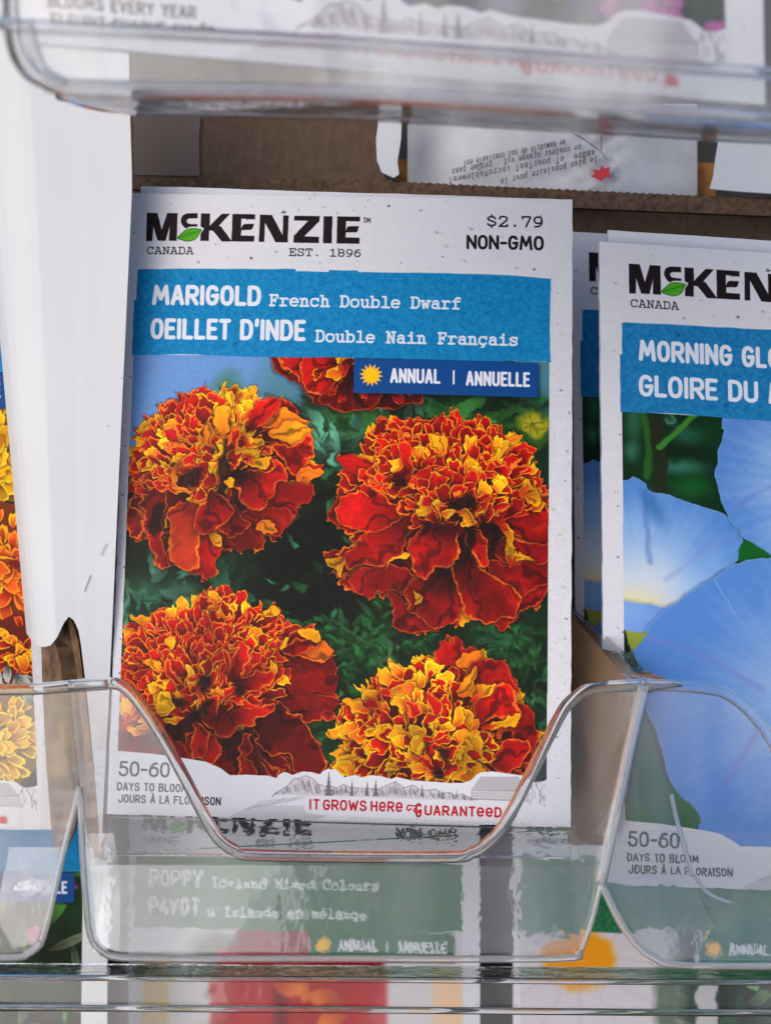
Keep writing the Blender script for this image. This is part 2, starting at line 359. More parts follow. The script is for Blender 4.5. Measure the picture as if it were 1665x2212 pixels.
def band(cv, col, dark, x1=952):
    p = ZL((0, 0))
    pts = [(28, 178), (200, 176), (380, 174), (382, 179), (455, 180), (456, 175), (520, 175), (522, 179), (700, 178), (860, 180), (952, 186), (950, 300), (953, 378),
           (940, 376), (760, 379), (520, 377), (300, 379), (120, 375), (17, 378), (17, 250), (22, 249), (22, 180)]
    cv.poly(rough_edge(pts, .8, 22, 4), col)
    sl = cv.box(17, 178, 953, 378); mask = np.abs(cv.a[sl]-np.array(col)).sum(-1) < .02
    n = (cv.fbm(3, 3, 21)[sl]-.5)*.10; cv.a[sl] += (n*mask)[..., None]*np.array([1, 1, 1], np.float32)
    flecks(cv, 24, 182, 948, 374, 95, [dark, tuple(.75*q for q in col)], 9, 1.2, 5)
def footer(cv, days, l1, l2, hide=False):
    pts = WAVE+[(948, 1262), (1000, 1262), (1000, 1400), (0, 1400), (0, 1262)]
    base = [(0, WAVE[0][1])]+WAVE+[(1000, WAVE[-1][1]), (1000, 1400), (0, 1400)]
    cv.poly(base, PAPER, soft=.9)
    r = np.random.RandomState(4); g = (.50, .46, .50); g2 = (.42, .38, .43)
    def ridge(pts, yb, n, amp):
        c = rough_edge(pts, 1.2, 6, 9)
        cv.poly(pts+[(pts[-1][0], yb), (pts[0][0], yb)], (.76, .745, .77), .8)
        for i in range(n):
            t = r.rand(); j = t*(len(pts)-1); a = int(j); f = j-a; x = pts[a][0]+(pts[a+1][0]-pts[a][0])*f; y = pts[a][1]+(pts[a+1][1]-pts[a][1])*f
            y2 = y+(yb-y)*r.uniform(0, .6); L = r.uniform(.25, .8)*(yb-y2)
            cv.stroke([(x, y2), (x+r.uniform(.1, .5)*L*amp, y2+L)], r.uniform(.8, 1.9), g2 if r.rand() < .5 else g, .8)
        cv.stroke(pts, 1.4, g2, .8)
    m1 = ZA((530, 385), (560, 345), (640, 300), (700, 260), (750, 195), (830, 180), (890, 158), (960, 190), (1010, 245), (1090, 270), (1160, 270), (1210, 290), (1280, 250), (1350, 280), (1450, 290), (1560, 295), (1665, 300))
    yb = m1[0][1]
    ridge(m1, ZA((1100, 372))[0][1], 130, 1)
    m2 = ZB((0, 270), (60, 260), (130, 225), (215, 192), (290, 250), (370, 222), (440, 270), (500, 270), (580, 262), (640, 300), (700, 290), (760, 320), (820, 305), (880, 335), (960, 350))
    ridge(m2, ZB((500, 355))[0][1], 130, 1)
    for z, x, y0, y1 in [(ZA, 1128, 110, 370), (ZA, 1370, 200, 370), (ZA, 1530, 210, 370), (ZA, 1618, 195, 370), (ZB, 32, 175, 320), (ZB, 455, 215, 330), (ZB, 645, 268, 350), (ZB, 768, 268, 340)]:
        a = z((x, y0))[0]; b = z((x, y1))[0]; hw = (b[1]-a[1])*.15
        pts = [a]
        for i in range(1, 7):
            yy = a[1]+(b[1]-a[1])*i/6; pts.append((a[0]+hw*i/6*1.1, yy)); pts.append((a[0]+hw*i/6*.6, yy))
        for i in range(6, 0, -1):
            yy = a[1]+(b[1]-a[1])*i/6; pts.append((a[0]-hw*i/6*.6, yy)); pts.append((a[0]-hw*i/6*1.1, yy))
        cv.poly(pts, g2, .9)
    # furrowed field on the left, fine hatch along the foot
    for i in range(20):
        x = 285+i*13; a = ZA((90+i*46, 600))[0]
        cv.stroke([(a[0], 1399), (a[0]+52+i*2.2, 1372-i*.2)], 1.3, g, .75)
    for i in range(26): 
        x = 330+i*4; cv.stroke([(x-28, 1383-i*.9), (x+r.uniform(-6, 12), 1362-i*.5)], .8, g, .4)
    for i in range(26):
        x = 520+i*15; cv.stroke([(x, 1399), (x+20, 1393+r.uniform(-2, 1))], 1.0, g, .55)
    # barn
    rf = ZB((905, 260), (985, 150), (1330, 150), (1420, 270)); cv.poly(rf, (.74, .725, .75))
    for i in range(9):
        t = i/8; cv.stroke([(rf[0][0]+(rf[1][0]-rf[0][0])*t, rf[0][1]+(rf[1][1]-rf[0][1])*t), (rf[3][0]+(rf[2][0]-rf[3][0])*t, rf[3][1]+(rf[2][1]-rf[3][1])*t)], .9, g, .7)
    wl = ZB((905, 270), (1420, 275), (1420, 375), (905, 350)); cv.poly(wl, (.77, .755, .775)); cv.stroke(wl, 1, g2, .8, closed=True)
    for i in range(4): y = wl[0][1]+6*i; cv.stroke([(wl[0][0], y), (wl[1][0], y)], .8, g, .7)
    cv.stroke(ZB((1420, 275), (1470, 170), (1530, 290), (1530, 400)), 1.5, g2, .8)
    for i in range(40):
        x, y = ZB((r.uniform(1440, 1580), r.uniform(180, 400)))[0]; cv.stroke([(x, y), (x+r.uniform(-3, 3), y+r.uniform(3, 9))], 1.2, g2, .6)
    rp = ZA((845, 430), (880, 385), (1000, 375), (1665, 395))+ZB((1000, 395), (1180, 380), (1330, 400), (1330, 560), (1000, 560))+ZA((1000, 570), (880, 540))
    cv.poly(rp, PAPER, soft=1.5)
    red = (.72, .07, .12)
    A = ZA((918, 530), (1022, 530)); cv.text('IT', A[0][0], A[0][1]-3, 23, A[1][0]+1, SANS, 3.8, red, gap=.25)
    B = ZA((1062, 530), (1522, 545)); cv.text('GROWS', B[0][0], B[0][1]-2, 23, B[1][0], SANS, 4.0, red, gap=.16)
    C = ZA((1562, 550))[0]; D = ZB((275, 490))[0]; cv.text('HeRe', C[0], C[1]-3, 23, D[0], SANS, 4.0, red, gap=.2)
    E_ = ZB((365, 515), (450, 515)); cv.text('G', E_[0][0]+6, E_[0][1]+1, 31, E_[1][0], SANS, 4.2, red)
    cv.stroke(catmull(ZB((440, 405), (380, 415), (330, 410), (315, 440), (335, 455), (350, 438))), 3.2, red)
    cv.stroke(catmull(ZB((400, 430), (378, 455), (400, 475), (440, 470))), 3.2, red)
    F_ = ZB((475, 505), (1180, 520)); cv.text('UARANTeeD', F_[0][0], F_[0][1]-1, 22, F_[1][0], SANS, 4.0, red, gap=.2)
    lx, ly = ZB((1260, 505))[0]; r5 = np.random.RandomState(1)
    star = []
    for i in range(22):
        a = -math.pi/2+2*math.pi*i/22; rr = 14 if i % 2 == 0 else 7
        if i in (10, 11, 12): rr = 8
        star.append((lx+math.cos(a)*rr, ly+math.sin(a)*rr))
    cv.poly(star, red)
    k = (.13, .11, .14)
    cv.text(days, 22, 1318, 33, 134, SANS, 4.6, k, gap=.14)
    cv.text(l1, 20, 1349, 18, 20+11.9*len(l1), SANS, 2.9, k, gap=.16)
    cv.text(l2, 23, 1375, 18, 23+11.2*len(l2), SANS, 2.9, k, gap=.16)
def badge(cv, col):
    r = rough_edge([(516, 376), (925, 380), (925, 459), (516, 457)], .5, 20, 5)
    cv.poly([(x+4, y+5) for x, y in r], (.01, .03, .05), .5, soft=4)
    cv.poly(r, col)
    c = (555, 416); n = 14
    for col2, k2 in (((.98, .72, .22), 1), ):
        cv.poly([(c[0]+math.cos(math.pi*i/n+.1)*(27 if i % 2 == 0 else 17)*k2, c[1]+math.sin(math.pi*i/n+.1)*(27 if i % 2 == 0 else 17)*k2) for i in range(2*n)], col2)
    cv.blob(c[0], c[1], 15, 15, (.99, .78, .04), .9, hard=.7)
    cv.text('ANNUAL', 597, 433, 34, 709, SANS, 6.2, (.90, .90, .95), gap=.07)
    cv.text('|', 735, 434, 33, 741, SANS, 4, (.90, .90, .95))
    cv.text('ANNUELLE', 765, 436, 34, 907, SANS, 6.2, (.90, .90, .95), gap=.07)
def set_photo_clip(cv):
    poly_ = [(20, 377), (950, 377), (948, 1300)]+WAVE[::-1]+[(18, 1264)]
    cv.mask = inside(cv.X, cv.Y, poly_).astype(np.float32); cv.paper = cv.a.copy()

# ---- petals
RED0, RED1 = (.30, .01, .02), (.78, .045, .045)
DK0, DK1 = (.20, .01, .02), (.52, .03, .03)
OR, YE = (.96, .47, .10), (.98, .70, .03)
def ruffle(cv, region, heart, n, L, W, yel, seed, rim=OR, rw=3.4, spread=.5, reds=((.34, .01, .02), (.76, .05, .04)), grow=.9, orf=.35):
    """many small ruffled petals over a region of the bloom, outermost first"""
    r = np.random.RandomState(seed); xs = [p[0] for p in region]; ys = [p[1] for p in region]; pts = []
    tries = 0
    while len(pts) < n and tries < n*40:
        tries += 1
        x, y = r.uniform(min(xs), max(xs)), r.uniform(min(ys), max(ys))
        if not inside(np.array([x]), np.array([y]), region)[0]: continue
        if any((x-a)**2+(y-b)**2 < (W*.50)**2 for a, b in pts): continue
        pts.append((x, y))
    pts.sort(key=lambda p: -math.hypot(p[0]-heart[0], p[1]-heart[1]))
    for x, y in pts:
        a = math.atan2(y-heart[1], x-heart[0])+r.uniform(-spread, spread)
        k = r.uniform(.7, 1.35); yv = yel(x, y) if callable(yel) else yel
        if r.rand() < yv:
            if r.rand() < orf: c0, c1, rm = (.72, .16, .02), (.93, .50, .06), (.98, .74, .12)
            else: c0, c1, rm = (.82, .32, .02), (.97, .66, .03), (.99, .80, .10)
        else:
            b = r.uniform(.75, 1.12); c0, c1 = tuple(q*b for q in reds[0]), tuple(min(1, q*b) for q in reds[1]); rm = rim if r.rand() < .75 else YE
        cv.petal(x, y, a, L*k, W*k*r.uniform(.75, 1.15), c0, c1, rm, rw*r.uniform(.7, 1.4), r)
def greens(cv, n, region, seed, cols, L=(40, 130), W=(12, 34)):
    r = np.random.RandomState(seed); x0, y0, x1, y1 = region
    for i in range(n):
        x, y = r.uniform(x0, x1), r.uniform(y0, y1); c = np.array(cols[r.randint(len(cols))])*r.uniform(.6, 1.25)
        a = r.uniform(0, 6.28); l = r.uniform(*L); cv.petal(x, y, a, l, r.uniform(*W), c*.55, c, c*1.25, 1.2, r, shadow=.35)
def marigold_art():
    cv = new_packet(1.25); header(cv)
    set_photo_clip(cv); sl = cv.box(0, 370, 1000, 1340)
    # out-of-focus sky and leaves of the printed photograph
    cv.put(sl, (.05, .13, .07), np.ones_like(cv.X[sl]))
    cv.a[sl] = cv.a[sl]*(1+.9*(cv.fbm(60, 4, 31)[sl]-.5))[..., None]
    Y = cv.Y[sl]; X = cv.X[sl]
    m = 1-sstep(330, 470, X+ (Y-377)*.55); cv.put(sl, (.42, .60, .86), m*(Y < 620))
    m = 1-sstep(520, 650, X+(Y-377)*1.9+ 60*cv.N2[sl]); cv.put(sl, (.40, .58, .82), m*.9)
    m = sstep(830, 960, X-(Y-440)*.9)*(Y < 620); cv.put(sl, (.30, .55, .62), m*.9)
    cv.blob(352, 470, 80, 110, (.26, .48, .50), .75); cv.blob(235, 455, 40, 50, (.22, .45, .30), .9); cv.blob(420, 560, 55, 80, (.25, .52, .48), .8); cv.blob(500, 520, 60, 50, (.33, .58, .50), .6)
    cv.blob(75, 960, 130, 90, (.22, .47, .38), .9); cv.blob(150, 930, 60, 40, (.40, .62, .52), .6); cv.blob(55, 1000, 70, 60, (.10, .28, .18), .8)
    cv.blob(450, 900, 120, 220, (.015, .03, .02), .85, hard=.4); cv.blob(360, 850, 90, 130, (.01, .03, .03), .7); cv.blob(830, 1080, 150, 110, (.05, .16, .08), .7)
    greens(cv, 60, (420, 480, 700, 620), 3, [(.16, .40, .18), (.22, .50, .30), (.10, .28, .12), (.32, .60, .48)], (50, 120), (12, 30))
    greens(cv, 30, (700, 460, 950, 560), 4, [(.12, .36, .16), (.20, .46, .20), (.10, .30, .12)], (80, 180), (14, 34))
    greens(cv, 55, (290, 640, 500, 1000), 5, [(.10, .34, .18), (.16, .45, .30), (.04, .12, .06), (.03, .08, .04)], (25, 60), (8, 24))
    greens(cv, 26, (20, 880, 260, 1040), 6, [(.20, .44, .34), (.30, .55, .45), (.12, .32, .22)], (60, 140), (20, 46))
    greens(cv, 70, (440, 960, 940, 1180), 7, [(.08, .24, .10), (.12, .34, .15), (.05, .15, .07), (.22, .42, .24)], (50, 130), (10, 26))
    greens(cv, 26, (840, 960, 960, 1260), 8, [(.16, .36, .24), (.10, .26, .16), (.05, .14, .08)], (80, 160), (10, 22))
    greens(cv, 24, (440, 1120, 560, 1300), 9, [(.10, .30, .12), (.03, .08, .04), (.18, .44, .16)], (30, 70), (10, 22))
    greens(cv, 40, (20, 380, 960, 1300), 14, [(.06, .17, .09), (.10, .26, .14), (.04, .10, .05)], (90, 190), (26, 60)) if False else None
    for i in range(26):
        x, y = RS.uniform(420, 940), RS.uniform(960, 1200); a = RS.uniform(0, 6.28); L_ = RS.uniform(60, 140)
        for j in range(7):
            t = j/7; px, py = x+math.cos(a)*L_*t, y+math.sin(a)*L_*t
            for sg in (-1, 1):
                b = a+sg*.8; c = np.array((.10, .30, .14))*RS.uniform(.5, 1.6); cv.petal(px+math.cos(b)*L_*.28, py+math.sin(b)*L_*.28, b, L_*.28, L_*.09, c*.5, c, c*1.2, .8, RS, shadow=.25)
    for a, b in (((30, 905), (240, 1000)), ((500, 975), (650, 1090)), ((860, 1060), (940, 1240)), ((690, 470), (560, 620))):
        cv.stroke([a, ((a[0]+b[0])/2+6, (a[1]+b[1])/2-8), b], 3, (.30, .52, .32), .7, soft=1.5)
    cv.blur(1.7)
    # small bloom behind the badge
    tp = V((598, 765), (625, 815), (650, 835), (685, 870), (725, 892), (770, 885), (820, 887), (860, 882), (908, 862), (900, 765))
    cv.big(tp, V((830, 800))[0], DK0, (.42, .02, .02), (.70, .25, .08), 2.5, seed=2)
    cv.big(V((600, 768), (640, 765), (680, 790), (665, 830), (635, 815)), V((700, 770))[0], RED0, RED1, OR, 3)
    cv.big(V((655, 768), (735, 765), (738, 800), (725, 850), (680, 850), (650, 820)), V((760, 790))[0], RED0, (.82, .05, .05), OR, 3.5)
    cv.big(V((735, 765), (775, 765), (770, 790), (740, 800)), V((760, 740))[0], (.8, .3, .02), (.98, .70, .03), YE, 2)
    cv.big(V((690, 850), (760, 810), (830, 845), (790, 885), (725, 892)), V((770, 800))[0], (.14, .01, .01), (.38, .02, .02), (.75, .25, .08), 2.5)
    ruffle(cv, V((640, 800), (770, 800), (890, 850), (870, 880), (760, 880), (700, 880)), V((780, 740))[0], 12, 34, 26, .2, 3, rim=(.85, .3, .1), rw=2.2)
    # bud on the right
    bx, by = V((1155, 920))[0]
    cv.blob(bx, by+6, 40, 40, (.20, .34, .10), 1, hard=.75)
    cv.blob(bx, by-2, 30, 27, (.62, .60, .10), 1, hard=.8); cv.blob(bx+4, by-10, 16, 12, (.80, .76, .22), .8)
    for i in range(8):
        a = i*.785+.3; cv.stroke([(bx, by-4), (bx+math.cos(a)*24, by-4+math.sin(a)*22)], 3, (.28, .34, .06), .75, soft=1)
    # ---------- bloom two (right), traced outer petals
    def bloom(zz, outline, heart, under, bigs, ruff, n, L, W, yel, seed, hol=(), over=(), **kw):
        ol = zz(*outline); ht = zz(heart)[0]
        sh = [(ht[0]+(x-ht[0])*.90, ht[1]+(y-ht[1])*.90) for x, y in ol]
        cv.poly(rough_edge(sh, 2, 12, seed), (.30, .02, .02)); rr_ = np.random.RandomState(seed+9)
        for x, y in rough_edge(ol, 1.5, 19, seed+3):
            a = math.atan2(y-ht[1], x-ht[0])+rr_.uniform(-.35, .35); low = y > ht[1]+20; yl = rr_.rand() < (yel(x, y) if callable(yel) else yel)*(.3 if low else 1.2)
            b = rr_.uniform(.8, 1.1); c0, c1, rm = ((.80, .28, .02), (.96, .60, .05), YE) if yl else (tuple(q*b for q in (DK0 if low else RED0)), tuple(q*b for q in ((.62, .04, .03) if low else RED1)), OR)
            cv.petal(x, y, a, L*rr_.uniform(1.2, 1.9), W*rr_.uniform(.9, 1.4), c0, c1, rm, 3*rr_.uniform(.6, 1.3), rr_, shadow=.35)
        ruffle(cv, ol, ht, under, L*1.5, W*1.6, .12, seed+1, rw=2.6, reds=(DK0, DK1), rim=(.85, .32, .08), spread=.25)
        for j, q in enumerate(bigs):
            pts, base, c0, c1, rim, rw = q
            cv.big(zz(*pts), zz(base)[0], c0, c1, rim, rw, seed=j+seed)
        if n: ruffle(cv, zz(*ruff), ht, n, L, W, yel, seed+2, **kw)
        for h in hol: cv.poly(catmull(zz(*h), True, 4), (.07, .01, .015), .85, soft=5)
        for j, q in enumerate(over):
            pts, base, c0, c1, rim, rw = q
            cv.big(zz(*pts), zz(base)[0], c0, c1, rim, rw, seed=j+seed+50)
        return ol, ht
    YP = ((.78, .14, .03), (.97, .66, .04))
    fl = []
    o2 = [(310, 320), (350, 230), (430, 180), (480, 190), (600, 190), (680, 190), (780, 200), (880, 165), (1000, 190), (1120, 220), (1250, 310), (1345, 370), (1400, 490), (1490, 590), (1490, 900), (1470, 1100), (1470, 1250), (1440, 1400), (1300, 1470), (1200, 1555), (1130, 1500), (1000, 1510), (930, 1450), (870, 1530), (780, 1545), (620, 1600), (500, 1550), (470, 1400), (460, 1310), (330, 1350), (230, 1290), (220, 1240), (145, 1270), (65, 1130), (200, 1060), (270, 940), (130, 890), (75, 830), (90, 740), (120, 620), (160, 560), (150, 460), (220, 430), (360, 440), (390, 390)]
    fl.append(bloom(Z2, o2, (870, 800), 46, [
        ([(150, 460), (220, 430), (360, 480), (250, 560), (170, 530)], (500, 600), RED0, RED1, (.6, .1, .05), 1.5),
        ([(90, 740), (130, 700), (160, 880), (90, 850)], (400, 800), DK0, DK1, (.8, .3, .08), 2),
        ([(1200, 850), (1350, 780), (1490, 740), (1490, 990), (1260, 960)], (1050, 820), DK0, (.62, .035, .035), OR, 2.2),
        ([(470, 1330), (600, 1400), (780, 1545), (620, 1600), (500, 1550)], (760, 1050), DK0, (.55, .03, .03), (.8, .28, .1), 2.4),
        ([(1300, 1330), (1480, 1230), (1440, 1400), (1300, 1470), (1200, 1555), (1130, 1490)], (1000, 1000), DK0, (.58, .03, .03), (.8, .28, .1), 2.2),
        ([(1100, 1130), (1300, 1150), (1470, 1080), (1480, 1250), (1300, 1340), (1200, 1260)], (1000, 900), DK0, (.62, .04, .04), (.8, .28, .1), 2.2),
        ([(1180, 990), (1470, 990), (1480, 1110), (1250, 1130), (1160, 1080)], (1000, 850), DK0, (.68, .04, .04), OR, 2.6),
        ([(220, 1210), (440, 1150), (600, 1200), (610, 1310), (450, 1320), (340, 1350), (240, 1300)], (620, 950), RED0, (.68, .04, .04), (.85, .3, .1), 2.4),
        ([(620, 1220), (740, 1210), (860, 1130), (930, 1300), (950, 1400), (900, 1490), (780, 1545), (580, 1420)], (850, 1150), (.16, .01, .01), (.62, .03, .03), OR, 2.8),
        ([(850, 1100), (930, 950), (1000, 1030), (1080, 1170), (1190, 1240), (1310, 1330), (1290, 1450), (1200, 1490), (1050, 1520), (950, 1420)], (930, 930), (.12, .01, .01), (.66, .035, .035), OR, 3),
        ([(960, 960), (1060, 920), (1110, 1040), (1090, 1160), (1020, 1090)], (930, 850), (.15, .01, .01), RED1, OR, 3.2),
        ([(330, 930), (480, 830), (610, 830), (600, 960), (560, 1070), (450, 1150), (330, 1140), (230, 1160), (180, 1080)], (720, 780), RED0, (.78, .045, .045), OR, 2.8),
        ([(140, 700), (300, 680), (450, 720), (530, 830), (330, 930), (170, 880), (130, 800)], (700, 830), RED0, (.80, .045, .045), OR, 2.2),
        ([(630, 960), (700, 880), (800, 860), (890, 900), (925, 1050), (870, 1120), (720, 1230), (620, 1200), (600, 1080)], (860, 820), (.22, .01, .01), (.80, .045, .045), OR, 3),
        ([(1150, 780), (1330, 790), (1350, 830), (1200, 870), (1110, 870)], (1000, 800), RED0, RED1, (.85, .3, .1), 2.2),
        ([(270, 540), (310, 535), (410, 640), (340, 710), (285, 680)], (480, 740), RED0, (.76, .04, .04), OR, 3)],
        [(310, 300), (430, 180), (680, 185), (880, 165), (1120, 220), (1345, 380), (1490, 600), (1480, 760), (1200, 800), (1000, 830), (780, 830), (600, 830), (420, 700), (270, 640), (370, 450)],
        150, 46, 37, lambda x, y: .09 + .20*(x > 800)*(y < 640), 20, rw=2.7, spread=.75,
        hol=[[(820, 740), (960, 690), (1050, 770), (930, 800)], [(510, 610), (590, 610), (590, 650), (520, 650)], [(960, 900), (1020, 880), (1040, 1000), (990, 1080)], [(670, 900), (740, 870), (660, 1000)], [(1100, 890), (1150, 880), (1180, 1080), (1140, 1060)]],
        over=[([(1230, 1060), (1400, 1100), (1290, 1130), (1240, 1165)], (1230, 1160), *YP, YE, 2), ([(1160, 885), (1220, 890), (1262, 1020), (1240, 1080), (1200, 980)], (1150, 890), *YP, YE, 2),
              ([(65, 1130), (120, 1110), (190, 1080), (150, 1210), (110, 1190)], (200, 1060), *YP, YE, 2), ([(590, 1410), (640, 1360), (630, 1310), (690, 1350), (650, 1390)], (590, 1410), *YP, YE, 2),
              ([(420, 1215), (500, 1130), (570, 1060), (600, 1080), (500, 1150)], (420, 1215), *YP, YE, 1.5), ([(890, 800), (960, 800), (1030, 870), (960, 915), (935, 905), (950, 850)], (890, 790), (.8, .3, .03), (.95, .6, .04), YE, 2),
              ([(530, 380), (570, 350), (610, 400), (600, 560), (560, 610), (490, 590), (540, 500)], (570, 620), RED0, RED1, OR, 3.2), ([(720, 330), (780, 315), (850, 330), (840, 420), (800, 450), (740, 400)], (800, 460), (.85, .42, .03), (.93, .62, .05), OR, 2.5),
              ([(1310, 640), (1380, 620), (1460, 700), (1440, 760), (1330, 740)], (1300, 690), (.85, .3, .03), (.94, .6, .05), YE, 2.5)]))
    o1 = [(85, 700), (130, 560), (250, 440), (420, 350), (560, 280), (620, 270), (800, 265), (900, 290), (1050, 350), (1180, 380), (1260, 430), (1310, 500), (1355, 610), (1385, 750), (1420, 885), (1330, 960), (1335, 1060), (1250, 1100), (1220, 1200), (1130, 1320), (960, 1320), (950, 1420), (740, 1420), (690, 1500), (620, 1630), (545, 1590), (530, 1540), (380, 1520), (270, 1510), (200, 1330), (60, 1310), (60, 1150), (70, 950)]
    fl.append(bloom(Z1, o1, (700, 860), 46, [
        ([(1110, 380), (1200, 385), (1265, 440), (1240, 480), (1120, 440)], (900, 600), DK0, DK1, (.8, .3, .1), 2),
        ([(1000, 480), (1150, 440), (1310, 500), (1290, 520), (1050, 560)], (900, 640), (.75, .3, .03), (.94, .52, .06), OR, 2.5),
        ([(1050, 600), (1200, 520), (1330, 560), (1350, 640), (1200, 680)], (880, 680), (.85, .4, .03), (.97, .64, .04), OR, 2.5),
        ([(1060, 700), (1200, 690), (1355, 620), (1385, 750), (1320, 790), (1330, 960), (1240, 900), (1130, 780)], (850, 700), RED0, (.70, .05, .04), OR, 3),
        ([(1230, 880), (1330, 860), (1420, 885), (1330, 950), (1270, 940)], (1100, 850), (.7, .12, .03), (.93, .48, .06), OR, 2.5),
        ([(1090, 960), (1330, 960), (1335, 1060), (1250, 1100), (1220, 1190), (1100, 1150)], (900, 900), DK0, (.55, .035, .03), (.7, .2, .06), 2),
        ([(880, 1150), (1100, 1120), (1220, 1200), (1130, 1320), (960, 1320), (900, 1250)], (850, 950), DK0, (.60, .04, .03), (.75, .24, .08), 2.4),
        ([(740, 1340), (950, 1240), (960, 1400), (740, 1420)], (800, 1100), DK0, (.42, .02, .02), (.6, .15, .06), 1.5),
        ([(60, 1150), (110, 1100), (180, 1220), (180, 1270), (110, 1320), (60, 1300)], (250, 1050), DK0, (.55, .05, .03), OR, 3),
        ([(190, 1000), (320, 980), (330, 1100), (300, 1230), (200, 1260), (150, 1100)], (420, 850), (.25, .01, .01), (.50, .03, .03), OR, 2.5),
        ([(200, 1290), (300, 1250), (330, 1400), (380, 1520), (270, 1510)], (400, 1050), DK0, (.62, .04, .04), (.9, .4, .1), 2),
        ([(550, 1310), (700, 1310), (740, 1420), (690, 1500), (620, 1630), (545, 1590), (530, 1500)], (650, 1050), RED0, (.70, .04, .04), (.8, .2, .06), 2),
        ([(350, 1180), (420, 1080), (560, 1100), (570, 1300), (540, 1560), (400, 1500), (370, 1330)], (520, 950), (.50, .08, .03), (.80, .22, .09), OR, 2.6),
        ([(720, 1250), (820, 1130), (920, 1240), (870, 1300), (800, 1335)], (720, 1000), DK0, (.52, .03, .03), (.9, .4, .1), 2.5),
        ([(570, 1080), (620, 1010), (720, 1020), (820, 1130), (800, 1180), (720, 1250), (680, 1310), (560, 1310), (540, 1200)], (640, 900), (.35, .02, .02), (.80, .05, .05), OR, 2.8),
        ([(790, 830), (900, 850), (1000, 820), (1100, 790), (1170, 870), (1130, 960), (1080, 1060), (980, 1130), (900, 1090), (830, 1000)], (820, 840), (.12, .01, .01), (.80, .05, .05), OR, 2.8)],
        [(85, 700), (130, 560), (250, 440), (420, 350), (560, 280), (800, 265), (940, 300), (960, 420), (880, 600), (1050, 640), (1150, 780), (1000, 800), (780, 830), (720, 900), (640, 1000), (480, 1060), (330, 1010), (200, 960), (80, 1000)],
        150, 44, 34, lambda x, y: .24+.30*(x > 195)*(y < 640)-.2*(y > 650), 40, rw=3.4, spread=.5, rim=OR,
        hol=[[(700, 780), (760, 760), (800, 900), (740, 1010), (700, 960)], [(420, 880), (500, 870), (600, 850), (560, 960), (440, 960)], [(760, 650), (810, 640), (790, 740), (730, 760)], [(220, 1180), (290, 1080), (310, 1200), (260, 1330)]],
        over=[([(900, 590), (960, 420), (1050, 350), (1115, 385), (1100, 450), (1020, 530)], (880, 620), RED0, (.76, .04, .05), (.8, .25, .08), 2.4),
              ([(860, 640), (1000, 640), (1040, 690), (900, 680)], (850, 640), *YP, YE, 2), ([(890, 760), (1000, 790), (1080, 770), (1040, 820), (940, 820)], (890, 740), *YP, YE, 2),
              ([(380, 880), (400, 810), (450, 790), (420, 870), (440, 940), (500, 990), (430, 970)], (480, 800), (.8, .3, .03), (.95, .55, .05), OR, 2),
              ([(960, 1240), (1030, 1220), (1090, 1290), (1050, 1325), (990, 1290)], (900, 1200), (.8, .2, .03), (.95, .6, .05), OR, 2), ([(650, 1340), (700, 1305), (740, 1350), (720, 1400)], (640, 1400), *YP, YE, 1.5),
              ([(740, 940), (790, 900), (820, 960), (770, 985)], (780, 830), *YP, YE, 2), ([(620, 680), (600, 560), (640, 530), (660, 640), (660, 720)], (660, 760), (.8, .3, .03), (.95, .55, .05), OR, 2),
              ([(780, 620), (790, 550), (850, 545), (860, 620), (830, 720), (760, 740)], (760, 780), (.35, .01, .01), (.72, .10, .03), OR, 4.5),
              ([(660, 500), (700, 440), (760, 420), (790, 500), (740, 620), (680, 600)], (740, 680), (.85, .40, .03), (.96, .60, .05), YE, 2), ([(740, 320), (800, 290), (840, 340), (830, 420), (760, 380)], (800, 480), (.9, .5, .03), (.98, .74, .1), YE, 2)]))
    o4 = [(75, 750), (120, 690), (190, 560), (290, 560), (280, 450), (340, 415), (410, 410), (415, 340), (480, 315), (550, 330), (640, 280), (760, 260), (780, 210), (900, 155), (960, 210), (1060, 260), (1180, 310), (1250, 400), (1300, 480), (1290, 570), (1380, 650), (1430, 750), (1420, 900), (1400, 1100), (400, 1120), (80, 1000), (150, 880), (210, 850), (110, 780)]
    o3 = [(150, 440), (230, 280), (330, 250), (440, 260), (445, 200), (520, 150), (610, 120), (700, 115), (830, 85), (930, 120), (980, 190), (1050, 190), (1180, 240), (1250, 330), (1390, 360), (1430, 430), (1510, 470), (1530, 600), (1500, 700), (1555, 820), (1510, 880), (1350, 900), (1300, 960), (1450, 1200), (1440, 1320), (125, 1320), (130, 700)]
